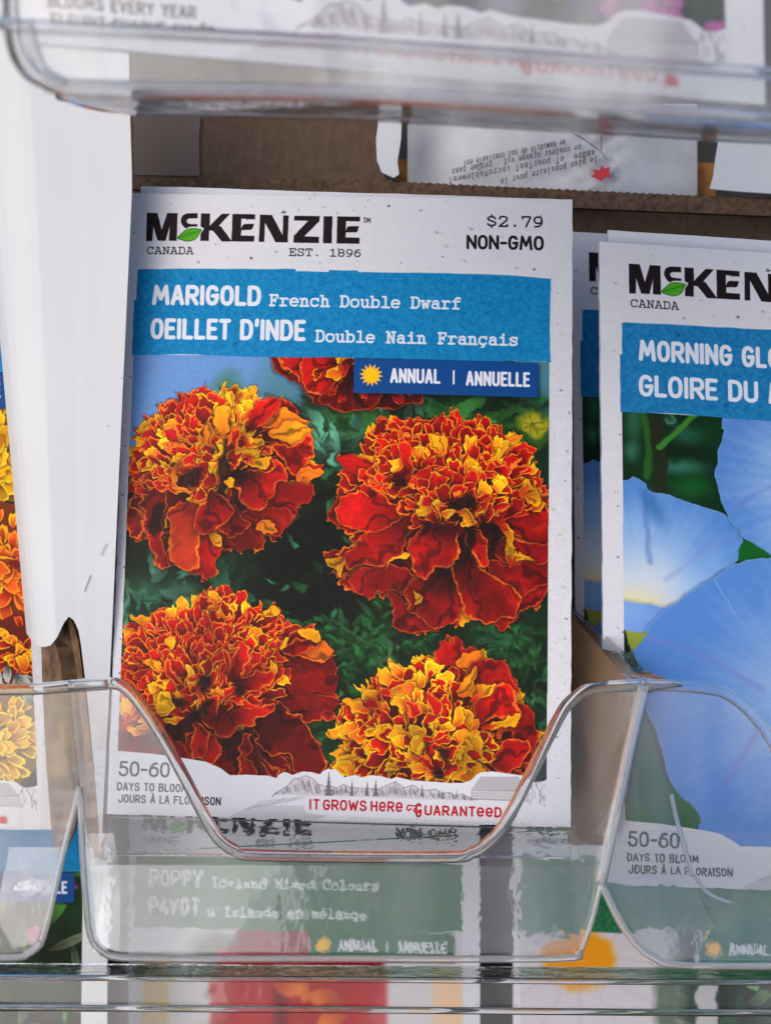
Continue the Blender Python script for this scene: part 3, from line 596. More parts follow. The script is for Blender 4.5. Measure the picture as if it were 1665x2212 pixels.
    fl.append(bloom(Z3, o3, (700, 830), 46, [
        ([(1240, 600), (1510, 640), (1520, 730), (1350, 790), (1240, 740)], (900, 700), DK0, (.55, .03, .03), (.6, .12, .06), 1.5),
        ([(1230, 500), (1500, 540), (1535, 600), (1400, 620), (1260, 580)], (900, 650), (.16, .01, .01), (.40, .02, .02), (.5, .1, .05), 1.2),
        ([(1300, 530), (1400, 430), (1500, 480), (1500, 545), (1400, 560)], (1200, 520), (.7, .12, .03), (.92, .45, .06), OR, 2.5),
        ([(1250, 780), (1540, 820), (1500, 880), (1280, 890), (1180, 830)], (900, 780), DK0, (.50, .03, .03), (.6, .12, .06), 1.2),
        ([(1210, 450), (1360, 420), (1400, 460), (1300, 520), (1230, 510)], (1000, 560), DK0, (.55, .03, .03), (.9, .4, .08), 2.4),
        ([(1280, 380), (1350, 360), (1430, 400), (1400, 440), (1320, 410)], (1200, 430), (.8, .3, .03), (.95, .62, .05), YE, 2.4),
        ([(820, 1060), (980, 1030), (1050, 1160), (1050, 1320), (850, 1320), (780, 1200)], (850, 900), (.14, .01, .01), (.40, .02, .03), (.5, .1, .05), 1.5),
        ([(990, 930), (1170, 840), (1330, 980), (1450, 1190), (1430, 1310), (1270, 1280), (1230, 1150), (1130, 1170), (1040, 1090)], (950, 800), DK0, (.50, .03, .03), OR, 2.2),
        ([(130, 950), (280, 880), (480, 1060), (620, 1180), (600, 1250), (130, 1250)], (500, 850), DK0, (.66, .04, .04), (.8, .2, .06), 2),
        ([(940, 1060), (980, 1030), (995, 1130), (950, 1190), (1010, 1220), (1010, 1310), (910, 1310), (900, 1160)], (850, 950), RED0, (.68, .04, .04), OR, 2.4),
        ([(720, 1030), (800, 1090), (815, 1130), (770, 1230), (660, 1180)], (650, 950), RED0, (.74, .04, .04), OR, 2.4),
        ([(620, 950), (700, 1000), (725, 1120), (660, 1200), (605, 1150)], (600, 850), RED0, (.74, .04, .04), OR, 2.4),
        ([(1180, 740), (1100, 790), (1170, 850), (960, 830), (1080, 730)], (850, 760), RED0, RED1, OR, 2.5),
        ([(710, 880), (900, 850), (1100, 850), (1115, 900), (960, 990), (820, 1050), (720, 1000)], (760, 840), RED0, (.80, .045, .05), OR, 2.6)],
        [(150, 440), (230, 290), (445, 200), (610, 125), (830, 85), (980, 190), (1180, 250), (1240, 400), (1200, 560), (1280, 640), (1200, 760), (900, 840), (700, 900), (500, 860), (380, 950), (200, 1040), (135, 1000), (135, 700)],
        185, 42, 31, lambda x, y: .07+.08*(y < 1010), 60, rw=2.8, spread=.55, rim=OR,
        hol=[[(660, 650), (730, 650), (725, 740), (670, 760)], [(620, 870), (730, 810), (740, 850), (600, 980), (520, 1070), (490, 1020)], [(870, 640), (920, 650), (930, 760), (880, 780)], [(500, 800), (600, 830), (500, 860)]],
        over=[([(385, 800), (440, 775), (490, 830), (470, 880), (430, 920), (390, 890)], (540, 850), (.5, .25, .03), (.93, .68, .04), YE, 2.5), ([(430, 940), (530, 920), (520, 950), (470, 970)], (540, 960), *YP, YE, 1.5),
              ([(285, 560), (380, 570), (430, 610), (420, 650), (330, 620)], (480, 700), *YP, OR, 2.2), ([(1090, 640), (1110, 570), (1150, 620), (1130, 680)], (1050, 700), *YP, YE, 2),
              ([(900, 680), (1090, 620), (1140, 680), (1050, 740), (940, 750)], (880, 730), RED0, (.72, .04, .04), OR, 3), ([(860, 600), (920, 450), (965, 470), (960, 600), (900, 680)], (880, 700), RED0, (.74, .04, .04), OR, 3),
              ([(800, 560), (790, 490), (830, 500), (860, 580), (840, 650)], (850, 680), RED0, (.74, .04, .04), OR, 3), ([(430, 600), (460, 560), (520, 640), (560, 700), (480, 700)], (600, 740), RED0, (.7, .04, .04), OR, 3),
              ([(430, 440), (470, 420), (500, 450), (460, 500)], (480, 560), *YP, OR, 2), ([(1190, 430), (1230, 410), (1220, 450), (1190, 480)], (1150, 500), *YP, YE, 2), ([(1080, 240), (1150, 220), (1150, 270), (1100, 280)], (1050, 350), *YP, YE, 2)]))
    fl.append(bloom(Z4, o4, (790, 900), 40, [
        ([(780, 210), (900, 155), (960, 210), (1020, 240), (900, 290), (770, 330)], (800, 500), RED0, (.70, .04, .04), (.8, .2, .06), 1.5),
        ([(890, 300), (960, 250), (1060, 270), (1060, 310), (940, 330)], (800, 500), (.8, .25, .03), (.93, .5, .05), OR, 2),
        ([(1000, 320), (1180, 310), (1250, 400), (1300, 480), (1270, 500), (1150, 450), (1050, 460)], (850, 600), DK0, (.62, .04, .04), (.8, .2, .06), 1.8),
        ([(1290, 570), (1380, 650), (1430, 750), (1410, 880), (1330, 870), (1250, 700)], (1000, 700), DK0, (.62, .04, .04), (.8, .2, .06), 1.8),
        ([(1010, 620), (1120, 480), (1260, 470), (1290, 580), (1300, 660), (1180, 670), (1060, 710)], (900, 800), RED0, (.78, .06, .04), OR, 3.4),
        ([(1100, 930), (1180, 850), (1330, 790), (1360, 900), (1280, 1010), (1180, 1020)], (950, 900), RED0, (.70, .04, .04), OR, 3),
        ([(840, 340), (890, 325), (915, 400), (890, 490), (830, 480)], (870, 600), DK0, (.60, .03, .03), OR, 2.5),
        ([(180, 630), (290, 650), (310, 720), (220, 730)], (500, 800), DK0, (.55, .03, .03), (.6, .2, .06), 1.5)],
        [(100, 740), (200, 560), (290, 450), (415, 340), (550, 330), (640, 290), (790, 300), (900, 480), (1020, 600), (1080, 720), (1180, 800), (1150, 900), (1080, 1090), (400, 1090), (80, 990), (210, 850)],
        135, 46, 40, .58, 80, rw=3.2, spread=.7, rim=YE, orf=.25,
        hol=[[(780, 870), (850, 880), (850, 940), (800, 930)], [(740, 990), (800, 990), (830, 1050), (760, 1060)], [(700, 850), (740, 850), (730, 900)]],
        over=[([(700, 500), (770, 520), (785, 600), (745, 660), (710, 590)], (790, 700), (.6, .03, .03), (.74, .05, .04), OR, 3), ([(560, 570), (640, 560), (670, 640), (600, 660)], (700, 720), RED0, (.75, .05, .04), OR, 3),
              ([(420, 470), (500, 480), (500, 520), (440, 520)], (560, 600), RED0, (.74, .04, .04), OR, 2.6), ([(280, 590), (350, 540), (410, 600), (340, 610)], (480, 650), RED0, (.74, .04, .04), OR, 2.6),
              ([(640, 900), (720, 920), (770, 1000), (700, 990)], (800, 1000), RED0, (.7, .04, .04), OR, 2.2), ([(910, 500), (1000, 370), (1045, 360), (1030, 450), (970, 540)], (900, 560), (.86, .36, .03), (.96, .66, .05), OR, 2.4),
              ([(1060, 740), (1200, 690), (1290, 650), (1300, 690), (1180, 750)], (1050, 760), *YP, YE, 2.2), ([(1000, 500), (1080, 470), (1160, 460), (1090, 520), (1010, 600)], (980, 620), *YP, YE, 2),
              ([(190, 560), (240, 545), (330, 620), (300, 650), (210, 600)], (380, 660), *YP, YE, 2)]))
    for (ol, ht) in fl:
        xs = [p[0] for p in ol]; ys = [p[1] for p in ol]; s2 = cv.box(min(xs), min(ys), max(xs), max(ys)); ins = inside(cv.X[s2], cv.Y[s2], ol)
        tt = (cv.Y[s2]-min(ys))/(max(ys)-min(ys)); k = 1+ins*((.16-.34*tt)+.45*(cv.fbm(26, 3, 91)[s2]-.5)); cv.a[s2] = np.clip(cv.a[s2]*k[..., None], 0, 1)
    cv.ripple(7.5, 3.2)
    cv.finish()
    # gloss-free tonal grain of the print
    g = cv.fbm(2, 2, 77)[sl]-.5; cv.a[sl] *= (1+.05*g)[..., None]
    band(cv, (.05, .50, .73), (.02, .36, .62))
    WH = (.87, .88, .93)
    cv.text('MARIGOLD', 58, 262, 48, 305, SANS, 9.6, WH, gap=.07)
    cv.text('French', 322, 262, 29, 460, SLAB, 4.8, WH); cv.text('Double', 481, 262, 29, 618, SLAB, 4.8, WH); cv.text('Dwarf', 639, 262, 29, 753, SLAB, 4.8, WH)
    cv.text("OEILLET D'INDE", 57, 341, 49, 407, SANS, 9.4, WH, gap=.07)
    cv.text('Double', 428, 343, 29, 563, SLAB, 4.8, WH); cv.text('Nain', 586, 343, 29, 677, SLAB, 4.8, WH); cv.text('Français', 700, 343, 29, 881, SLAB, 4.8, WH)
    badge(cv, (.03, .28, .55)); footer(cv, '50-60', 'DAYS TO BLOOM', 'JOURS À LA FLORAISON')
    return cv.image('marigold_print'), fl, tp

def glory_art():
    cv = new_packet(.9); header(cv); set_photo_clip(cv); sl = cv.box(0, 370, 1000, 1340)
    cv.put(sl, (.03, .20, .09), np.ones_like(cv.X[sl])); cv.a[sl] *= (1+.8*(cv.fbm(70, 4, 41)[sl]-.5))[..., None]
    for x, y, a, b, c, al in [(600, 200, 90, 200, (.20, .42, .30), .8), (950, 550, 260, 90, (.22, .48, .42), .8), (590, 430, 90, 110, (.22, .46, .38), .8), (880, 190, 70, 60, (.30, .50, .42), .6), (1000, 300, 160, 110, (.16, .42, .34), .7), (1050, 700, 200, 120, (.05, .36, .12), .8), (1200, 150, 80, 120, (.02, .15, .08), .6), (920, 480, 50, 60, (.02, .14, .06), .6)]:
        q = G1((x, y), (x+a, y+b)); cv.blob(q[0][0], q[0][1], abs(q[1][0]-q[0][0]), abs(q[1][1]-q[0][1]), c, al)
    cv.stroke(G1((650, 60), (700, 250), (720, 450), (700, 620)), 16, (.16, .36, .10), .9, soft=3)
    cv.stroke(G1((755, 60), (790, 300), (810, 520), (800, 760)), 30, (.12, .15, .07), 1, soft=3)
    cv.stroke(G1((800, 400), (950, 260), (1180, 60)), 13, (.22, .48, .16), 1, soft=2)
    cv.stroke(catmull(G1((840, 110), (900, 150), (920, 200), (860, 210), (850, 180))), 4, (.35, .58, .50), .7, soft=2)
    BL, BD = (.33, .53, .82), (.22, .42, .74)
    def blue(pts, base, c0, c1, edge=(.60, .74, .92), ew=1.6):
        pts = rough_edge(catmull(pts, True, 4), .8, 12, 8); xs = [p[0] for p in pts]; ys = [p[1] for p in pts]
        s2 = cv.box(min(xs)-4, min(ys)-4, max(xs)+4, max(ys)+4)
        if s2 is None: return
        X, Y = cv.X[s2], cv.Y[s2]; d = cv.dist(s2, pts, True); ins = inside(X, Y, pts); sg = np.where(ins, d, -d)
        cv.put(s2, (.02, .08, .14), .18*np.clip(1+sg/9, 0, 1)*(sg < 4))
        db = np.hypot(X-base[0], Y-base[1]); an = np.arctan2(Y-base[1], X-base[0])
        t = np.clip(sstep(40, 330, db)+.18*(cv.N2[s2]-.5)+.05*np.sin(an*14)+.05*np.sin(an*57+3*cv.N[s2])*sstep(30, 200, db), 0, 1)[..., None]
        cv.put(s2, np.array(c0)*(1-t)+np.array(c1)*t, np.clip(sg*cv.k+.5, 0, 1))
        cv.put(s2, edge, np.clip((ew-d)*cv.k+.5, 0, 1)*ins*.45)
        return
    b0 = G1((640, 1640))[0]
    blue(G1((300, 660), (520, 650), (600, 630), (690, 680), (710, 730), (850, 760), (1020, 820), (1200, 880), (1330, 940), (1400, 1040), (1440, 1110), (1400, 1270), (1250, 1400), (1100, 1500), (900, 1700), (700, 1800), (300, 1800)), b0, (.55, .72, .92), BL)
    cv.blob(b0[0], b0[1]-40, 170, 190, (.76, .82, .90), .6); cv.blob(b0[0]+10, b0[1]-20, 110, 110, (.86, .86, .86), .8); cv.blob(b0[0]-4, b0[1]-6, 75, 48, (.88, .85, .64), .95)
    cv.stroke(G1((690, 760), (700, 1000), (720, 1280)), 9, (.24, .36, .64), .5, soft=6); cv.stroke(G1((1330, 1110), (1080, 1220), (850, 1420)), 9, (.50, .52, .80), .3, soft=5)
    cv.blob(*G1((750, 850))[0], 26, 60, (.14, .38, .62), .6, ang=-.5)
    c0_ = G1((2300, 700))[0]
    blue(G1((1330, 40), (1700, 20), (2900, 0), (2900, 1300), (1665, 1260), (1500, 1150), (1390, 1020), (1320, 920), (1250, 750), (1230, 550), (1285, 300), (1290, 270), (1275, 250), (1300, 130)), c0_, (.7, .8, .92), BL)
    cv.stroke(G1((1360, 880), (1500, 770), (1800, 640)), 7, (.42, .44, .76), .4, soft=4)
    cv.poly(catmull(G1((1440, 1110), (1560, 1160), (1665, 1240), (1530, 1255), (1400, 1272)), True, 4), (.06, .36, .12), soft=1.5)
    c2 = G2((2000, 1050))[0]
    blue(G2((500, 340), (780, 345), (930, 375), (1240, 170), (1300, 130), (940, 420), (780, 540), (500, 540)), G2((400, 300))[0], (.5, .65, .90), (.30, .50, .84))
    blue(G2((1240, 170), (1440, 60), (1700, 20), (2900, 0), (2900, 2200), (1250, 2100), (1150, 1890), (950, 1600), (900, 1400), (830, 1210), (760, 1060), (740, 830), (700, 700), (720, 620), (780, 560), (790, 510), (940, 380)), c2, (.56, .68, .86), BL)
    cv.stroke(G2((780, 585), (1000, 640), (1250, 750), (1600, 960)), 11, (.44, .47, .78), .4, soft=5)
    cv.stroke(G2((1250, 180), (1370, 350), (1400, 420)), 3, (.60, .74, .94), .5, soft=2)
    cv.stroke(G2((1350, 1600), (1500, 1350), (1600, 1200)), 14, (.46, .46, .74), .5, soft=6)
    cv.poly(G2((620, 540), (780, 555), (720, 640), (690, 680), (640, 600)), (.55, .60, .22), soft=2); cv.poly(G2((500, 530), (625, 535), (680, 680), (620, 700), (500, 700)), (.05, .10, .06), soft=2)
    lf = G2((500, 1000), (740, 1050), (790, 1190), (860, 1400), (940, 1620), (1160, 1900), (500, 1990)); cv.poly(catmull(lf, True, 4), (.10, .36, .17), soft=2)
    cv.stroke(G2((640, 1050), (665, 1400), (740, 1850)), 5, (.35, .58, .45), .5, soft=5); cv.stroke(G2((700, 1100), (720, 1500), (690, 1850)), 4, (.30, .55, .40), .4, soft=5)
    cv.ripple(2.2, 1.2); cv.finish()
    band(cv, (.10, .47, .70), (.04, .34, .60)); WH = (.86, .88, .93)
    cv.text('MORNING GLORY', 58, 262, 48, 437, SANS, 9.4, WH, gap=.07)
    cv.text('GLOIRE DU MATIN', 57, 341, 49, 500, SANS, 9.2, WH, gap=.07)
    badge(cv, (.03, .28, .55)); footer(cv, '50-60', 'DAYS TO BLOOM', 'JOURS À LA FLORAISON')
    return cv.image('glory_print')

def generic_art(name, bandcol, darkcol, l1, l1b, l2, l2b, badgecol, flowers, bg, k=.6, days='50-60', d1='DAYS TO BLOOM', d2='JOURS À LA FLORAISON', photo_white=False, seed=1, painter=None):
    cv = new_packet(k); header(cv); set_photo_clip(cv); sl = cv.box(0, 370, 1000, 1340)
    cv.put(sl, bg, np.ones_like(cv.X[sl])); cv.a[sl] *= (1+.8*(cv.fbm(60, 4, 50+seed)[sl]-.5))[..., None]
    if painter: painter(cv)
    cv.finish()
    band(cv, bandcol, darkcol); WH = (.86, .88, .90)
    cv.text(l1, 58, 262, 48, 58+31*len(l1), SANS, 9.4, WH, gap=.07); cv.text(l1b, 58+31*len(l1)+22, 262, 29, 58+31*len(l1)+22+22.8*len(l1b), SLAB, 4.8, WH)
    cv.text(l2, 57, 341, 49, 57+29*len(l2), SANS, 9.2, WH, gap=.07); cv.text(l2b, 57+29*len(l2)+22, 343, 29, 57+29*len(l2)+22+22.8*len(l2b), SLAB, 4.8, WH)
    badge(cv, badgecol); footer(cv, days, d1, d2)
    return cv.image(name)

def disc(cv, x, y, rr, n, pal, seed, squash=.9, yel=.5):
    """a full double bloom with its petals"""
    pts = [(x+math.cos(6.283*i/22)*rr*(1+.06*math.sin(i*2.3)), y+math.sin(6.283*i/22)*rr*squash*(1+.06*math.cos(i*3.1))) for i in range(22)]
    cv.poly(pts, tuple(q*.5 for q in pal[1]))
    ruffle(cv, pts, (x, y+rr*.15), n, rr*.32, rr*.26, yel, seed, rim=pal[2], rw=rr*.02+1.2, reds=(pal[0], pal[1]), spread=.5)
def p_mixed(cv):            # yellow, orange and red french marigolds
    greens(cv, 60, (500, 380, 960, 1300), 3, [(.05, .14, .06), (.10, .24, .10), (.30, .36, .30)], (40, 120), (12, 30))
    OR_ = ((.62, .12, .01), (.90, .36, .03), (.98, .55, .10)); YL = ((.72, .42, .0), (.93, .70, .02), (.98, .84, .15)); RD = ((.45, .04, .01), (.80, .16, .03), (.96, .45, .08))
    disc(cv, 880, 540, 150, 60, YL, 5, yel=0); disc(cv, 900, 800, 150, 80, OR_, 6, yel=.15); disc(cv, 560, 700, 170, 70, YL, 7); disc(cv, 850, 1190, 130, 60, YL, 9, yel=0); disc(cv, 300, 900, 180, 70, OR_, 8)
    disc(cv, 600, 1120, 130, 50, RD, 10, yel=.2); disc(cv, 930, 1000, 90, 40, RD, 12, yel=.25)
    r = np.random.RandomState(3)
    for i in range(14):
        cv.petal(r.uniform(850, 960), r.uniform(1035, 1110), r.uniform(0, 6), 40, 22, (.3, .32, .3), (.72, .74, .70), (.8, .8, .8), 1, r)
def p_poppy(cv):            # large iceland poppies, red with an orange heart, white and yellow ones beside
    sl = cv.box(0, 370, 1000, 1340); X, Y = cv.X[sl], cv.Y[sl]; r = np.random.RandomState(4)
    cv.put(sl, (.80, .79, .81), np.ones_like(X))
    cv.put(sl, (.80, .62, .06), sstep(30, 50, X)*(1-sstep(100, 125, X))*sstep(440, 500, Y))
    cv.blob(260, 440, 90, 60, (.30, .31, .24), .95, hard=.3)
    for x, y, rr in [(330, 760, 190), (620, 760, 190), (480, 640, 210), (330, 520, 110), (620, 520, 130), (480, 1000, 200)]:
        for i in range(8):
            a = i*.785+r.uniform(-.2, .2); c = np.array((.74, .02, .05))*r.uniform(.7, 1.1); cv.petal(x+math.cos(a)*rr*.8, y+math.sin(a)*rr*.8, a, rr, rr*1.2, c*.75, c, c, 1, r, shadow=.15)
    cv.put(sl, (.52, .03, .07), .85*sstep(300, 320, X)*(1-sstep(720, 735, X))*(1-sstep(490, 520, Y)))
    cv.put(sl, (.70, .02, .05), .8*sstep(225, 245, X)*(1-sstep(725, 745, X))*sstep(500, 520, Y))
    cv.put(sl, (.32, .02, .04), .75*sstep(400, 430, X)*(1-sstep(430, 470, X))*sstep(520, 540, Y))
    for i in range(9): cv.petal(r.uniform(440, 600), r.uniform(560, 700), r.uniform(0, 6), 90, 60, (.7, .25, .03), (.86, .44, .06), (.9, .5, .1), 1, r, shadow=.3)
    cv.put(sl, (.90, .74, .58), sstep(850, 880, X)*sstep(480, 540, Y)*.9)
    cv.blur(5)
def p_daisy(cv):            # pale bloom with a big yellow centre, stems to the right
    sl = cv.box(0, 370, 1000, 1340); cv.put(sl, (.80, .78, .81), sstep(0, 80, 470-cv.X[sl]+40*cv.N2[sl]))
    for i in range(12): cv.stroke([(183, 455), (183+420*math.cos(i*.52), 455+420*math.sin(i*.52))], 5, (.70, .68, .72), .5, soft=4)
    greens(cv, 90, (560, 380, 960, 1300), 13, [(.16, .40, .18), (.24, .50, .24), (.08, .22, .10), (.40, .60, .35)], (60, 140), (20, 44))
    cv.put(sl, (.78, .77, .80), .9*sstep(0, 10, cv.X[sl]-500)*sstep(0, 10, 570-cv.X[sl])); cv.stroke([(420, 500), (440, 900)], 60, (.18, .30, .18), .8, soft=14)
    cv.blob(183, 455, 92, 78, (.90, .58, .04), 1, hard=.85)
    cv.ripple(6, 3)
def p_meadow(cv):           # mixed low flowers in green
    greens(cv, 150, (20, 380, 960, 1300), 23, [(.12, .32, .12), (.22, .44, .18), (.06, .18, .08), (.45, .50, .40)], (40, 110), (12, 34))
    r = np.random.RandomState(8)
    for i in range(60):
        x, y, c = r.uniform(40, 940), r.uniform(400, 1280), [(.80, .35, .60), (.93, .80, .10), (.55, .30, .62), (.88, .86, .88)][r.randint(4)]
        for j in range(6): a = j*1.05; cv.petal(x+math.cos(a)*26, y+math.sin(a)*26, a, 26, 20, tuple(q*.6 for q in c), c, c, 1, r, shadow=.25)
def p_violet(cv):
    r = np.random.RandomState(9)
    greens(cv, 40, (20, 1000, 960, 1300), 33, [(.12, .34, .16), (.06, .18, .08)], (60, 130), (18, 40))
    for i in range(70):
        x, y = r.uniform(300, 950), r.uniform(1080, 1330); c = [(.28, .12, .38), (.20, .16, .55), (.72, .28, .62), (.16, .12, .36)][r.randint(4) if x < 800 else 2]
        for j in range(5): a = j*1.25; cv.petal(x+math.cos(a)*36, y+math.sin(a)*36, a, 36, 34, tuple(q*.5 for q in c), c, c, 1, r, shadow=.3)

# ------------------------------------------------------------------ materials
def mat(name, base=(.8, .8, .8), rough=.6, spec=.5, noise=None, bump=0, bscale=800, coat=0, image=None, stretch=(1, 1, 1)):
    m = bpy.data.materials.new(name); m.use_nodes = True; n = m.node_tree; b = n.nodes['Principled BSDF']
    b.inputs['Base Color'].default_value = (*base, 1); b.inputs['Roughness'].default_value = rough
    b.inputs['Specular IOR Level'].default_value = spec
    if coat: b.inputs['Coat Weight'].default_value = coat; b.inputs['Coat Roughness'].default_value = .22
    tc = n.nodes.new('ShaderNodeTexCoord')
    mp = n.nodes.new('ShaderNodeMapping'); mp.inputs['Scale'].default_value = stretch; n.links.new(tc.outputs['Object'], mp.inputs[0])
    if image:
        t = n.nodes.new('ShaderNodeTexImage'); t.image = image; t.extension = 'EXTEND'; n.links.new(tc.outputs['UV'], t.inputs[0]); n.links.new(t.outputs[0], b.inputs['Base Color'])
    if noise:
        c2, sc = noise
        t = n.nodes.new('ShaderNodeTexNoise'); t.inputs['Scale'].default_value = sc; t.inputs['Detail'].default_value = 6; n.links.new(mp.outputs[0], t.inputs[0])
        r = n.nodes.new('ShaderNodeValToRGB'); r.color_ramp.elements[0].position = .35; r.color_ramp.elements[1].position = .68
        r.color_ramp.elements[0].color = (*base, 1); r.color_ramp.elements[1].color = (*c2, 1)
        n.links.new(t.outputs[0], r.inputs[0]); n.links.new(r.outputs[0], b.inputs['Base Color'])
    if bump:
        t = n.nodes.new('ShaderNodeTexNoise'); t.inputs['Scale'].default_value = bscale; t.inputs['Detail'].default_value = 4; n.links.new(mp.outputs[0], t.inputs[0])
        bp = n.nodes.new('ShaderNodeBump'); bp.inputs['Strength'].default_value = bump; bp.inputs['Distance'].default_value = .0002; n.links.new(t.outputs[0], bp.inputs['Height']); n.links.new(bp.outputs[0], b.inputs['Normal'])
    return m
def plastic(name, clear=.55, haze=.06, rough=.03, bump=.3, bscale=120, tint=(.96, .97, .98), ior=1.45, stretch=(1, 1, 1)):
    m = bpy.data.materials.new(name); m.use_nodes = True; n = m.node_tree; n.nodes.clear()
    out = n.nodes.new('ShaderNodeOutputMaterial'); tr = n.nodes.new('ShaderNodeBsdfTransparent'); tr.inputs[0].default_value = (*tint, 1)
    g = n.nodes.new('ShaderNodeBsdfGlass'); g.inputs['IOR'].default_value = ior; g.inputs['Roughness'].default_value = rough; g.inputs[0].default_value = (*tint, 1)
    d = n.nodes.new('ShaderNodeBsdfTranslucent'); d.inputs[0].default_value = (.85, .86, .88, 1)
    d2 = n.nodes.new('ShaderNodeBsdfDiffuse'); d2.inputs[0].default_value = (.85, .86, .88, 1)
    dd = n.nodes.new('ShaderNodeMixShader'); dd.inputs[0].default_value = .6; n.links.new(d.outputs[0], dd.inputs[1]); n.links.new(d2.outputs[0], dd.inputs[2])
    tc = n.nodes.new('ShaderNodeTexCoord'); mp = n.nodes.new('ShaderNodeMapping'); mp.inputs['Scale'].default_value = stretch; n.links.new(tc.outputs['Object'], mp.inputs[0])
    t = n.nodes.new('ShaderNodeTexNoise'); t.inputs['Scale'].default_value = bscale; t.inputs['Detail'].default_value = 3; n.links.new(mp.outputs[0], t.inputs[0])
    bp = n.nodes.new('ShaderNodeBump'); bp.inputs['Strength'].default_value = bump; bp.inputs['Distance'].default_value = .0012; n.links.new(t.outputs[0], bp.inputs['Height']); n.links.new(bp.outputs[0], g.inputs['Normal'])
    m1 = n.nodes.new('ShaderNodeMixShader'); m1.inputs[0].default_value = clear; n.links.new(g.outputs[0], m1.inputs[1]); n.links.new(tr.outputs[0], m1.inputs[2])
    m2 = n.nodes.new('ShaderNodeMixShader'); m2.inputs[0].default_value = haze; n.links.new(m1.outputs[0], m2.inputs[1]); n.links.new(dd.outputs[0], m2.inputs[2])  # milky reflection of the surroundings, mixed in as pale diffuse colour
    n.links.new(m2.outputs[0], out.inputs[0])
    return m
M_PAPER = mat('packet_paper', (.68, .66, .70), .55)
M_WHITE = mat('white_board', (.65, .67, .72), .5, .3, noise=((.68, .70, .745), 40), bump=.15, bscale=900)
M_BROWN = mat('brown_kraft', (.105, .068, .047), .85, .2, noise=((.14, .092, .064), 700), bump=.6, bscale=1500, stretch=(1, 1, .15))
M_TAN = mat('kraft_edge', (.34, .21, .12), .9, .2, noise=((.16, .09, .05), 500), bump=.8, bscale=1200, stretch=(1, 1, .1))
M_GAP_SHADOW = mat('gap_shadow', (.035, .033, .036), .8, .2, noise=((.06, .055, .055), 60))  # near-black colour that stands for shadow in the gaps
M_TAPE = mat('tape_patch', (.135, .105, .09), .5, .3)
M_ORANGE = mat('orange_stock', (.50, .22, .06), .7, .3, noise=((.25, .10, .03), 300))
M_RED = mat('red_print', (.60, .03, .05), .5)
M_INK = mat('ink', (.06, .055, .065), .6)
M_CREASE = mat('crease_paper', (.52, .53, .57), .6, noise=((.66, .67, .71), 120), bump=.5, bscale=300)
def thin(name, haze=.03, tint=(.97, .975, .98), bump=.1, bscale=60, rough=.03, refl=1.0, streak=None):
    """thin clear sheet: fresnel gloss over see-through, plus a pale diffuse veil standing for reflected surroundings"""
    m = bpy.data.materials.new(name); m.use_nodes = True; n = m.node_tree; n.nodes.clear()
    out = n.nodes.new('ShaderNodeOutputMaterial'); tr = n.nodes.new('ShaderNodeBsdfTransparent'); tr.inputs[0].default_value = (*tint, 1)
    gl = n.nodes.new('ShaderNodeBsdfGlossy'); gl.inputs['Roughness'].default_value = rough
    d = n.nodes.new('ShaderNodeBsdfDiffuse'); d.inputs[0].default_value = (.8, .81, .83, 1)
    fr = n.nodes.new('ShaderNodeFresnel'); ge = n.nodes.new('ShaderNodeNewGeometry'); io = n.nodes.new('ShaderNodeMapRange'); io.inputs[3].default_value = 1.45; io.inputs[4].default_value = 1/1.45; n.links.new(ge.outputs['Backfacing'], io.inputs[0]); n.links.new(io.outputs[0], fr.inputs[0])
    tc = n.nodes.new('ShaderNodeTexCoord'); t = n.nodes.new('ShaderNodeTexNoise'); t.inputs['Scale'].default_value = bscale; t.inputs['Detail'].default_value = 3; n.links.new(tc.outputs['Object'], t.inputs[0])
    bp = n.nodes.new('ShaderNodeBump'); bp.inputs['Strength'].default_value = bump; bp.inputs['Distance'].default_value = .002; n.links.new(t.outputs[0], bp.inputs['Height'])
    n.links.new(bp.outputs[0], gl.inputs['Normal']); n.links.new(bp.outputs[0], fr.inputs['Normal'])
    t2 = n.nodes.new('ShaderNodeTexNoise'); t2.inputs['Scale'].default_value = 60; t2.inputs['Detail'].default_value = 7; mp2 = n.nodes.new('ShaderNodeMapping'); mp2.inputs['Scale'].default_value = (1, .6, .22); mp2.inputs['Rotation'].default_value = (0, .25, 0); n.links.new(tc.outputs['Object'], mp2.inputs[0]); n.links.new(mp2.outputs[0], t2.inputs[0])
    mr = n.nodes.new('ShaderNodeMapRange'); mr.inputs[1].default_value = .42; mr.inputs[2].default_value = .72; mr.inputs[3].default_value = haze*.5; mr.inputs[4].default_value = haze*4.5; n.links.new(t2.outputs[0], mr.inputs[0])  # streaks of painted glare and wear, paler where the noise is high
    rf = n.nodes.new('ShaderNodeMath'); rf.operation = 'MULTIPLY'; rf.inputs[1].default_value = refl; n.links.new(fr.outputs[0], rf.inputs[0])
    a = n.nodes.new('ShaderNodeMixShader'); n.links.new(rf.outputs[0], a.inputs[0]); n.links.new(tr.outputs[0], a.inputs[1]); n.links.new(gl.outputs[0], a.inputs[2])
    b = n.nodes.new('ShaderNodeMixShader'); n.links.new(mr.outputs[0], b.inputs[0]); n.links.new(a.outputs[0], b.inputs[1]); n.links.new(d.outputs[0], b.inputs[2])
    n.links.new(b.outputs[0], out.inputs[0]); return m
M_PL = thin('clear_plastic', .018, refl=.7)
M_SIDE = thin('side_plastic', .006, refl=.35)
M_UP = thin('upper_plastic', .085, bump=.3, bscale=60, rough=.06)
M_FLOOR = thin('tray_floor_plastic', .015, refl=.5, bump=.25, bscale=90, rough=.08)
M_WAVY = plastic('moulded_plastic', clear=0, haze=.02, rough=.02, bump=.22, bscale=230, stretch=(1, 1, .3))
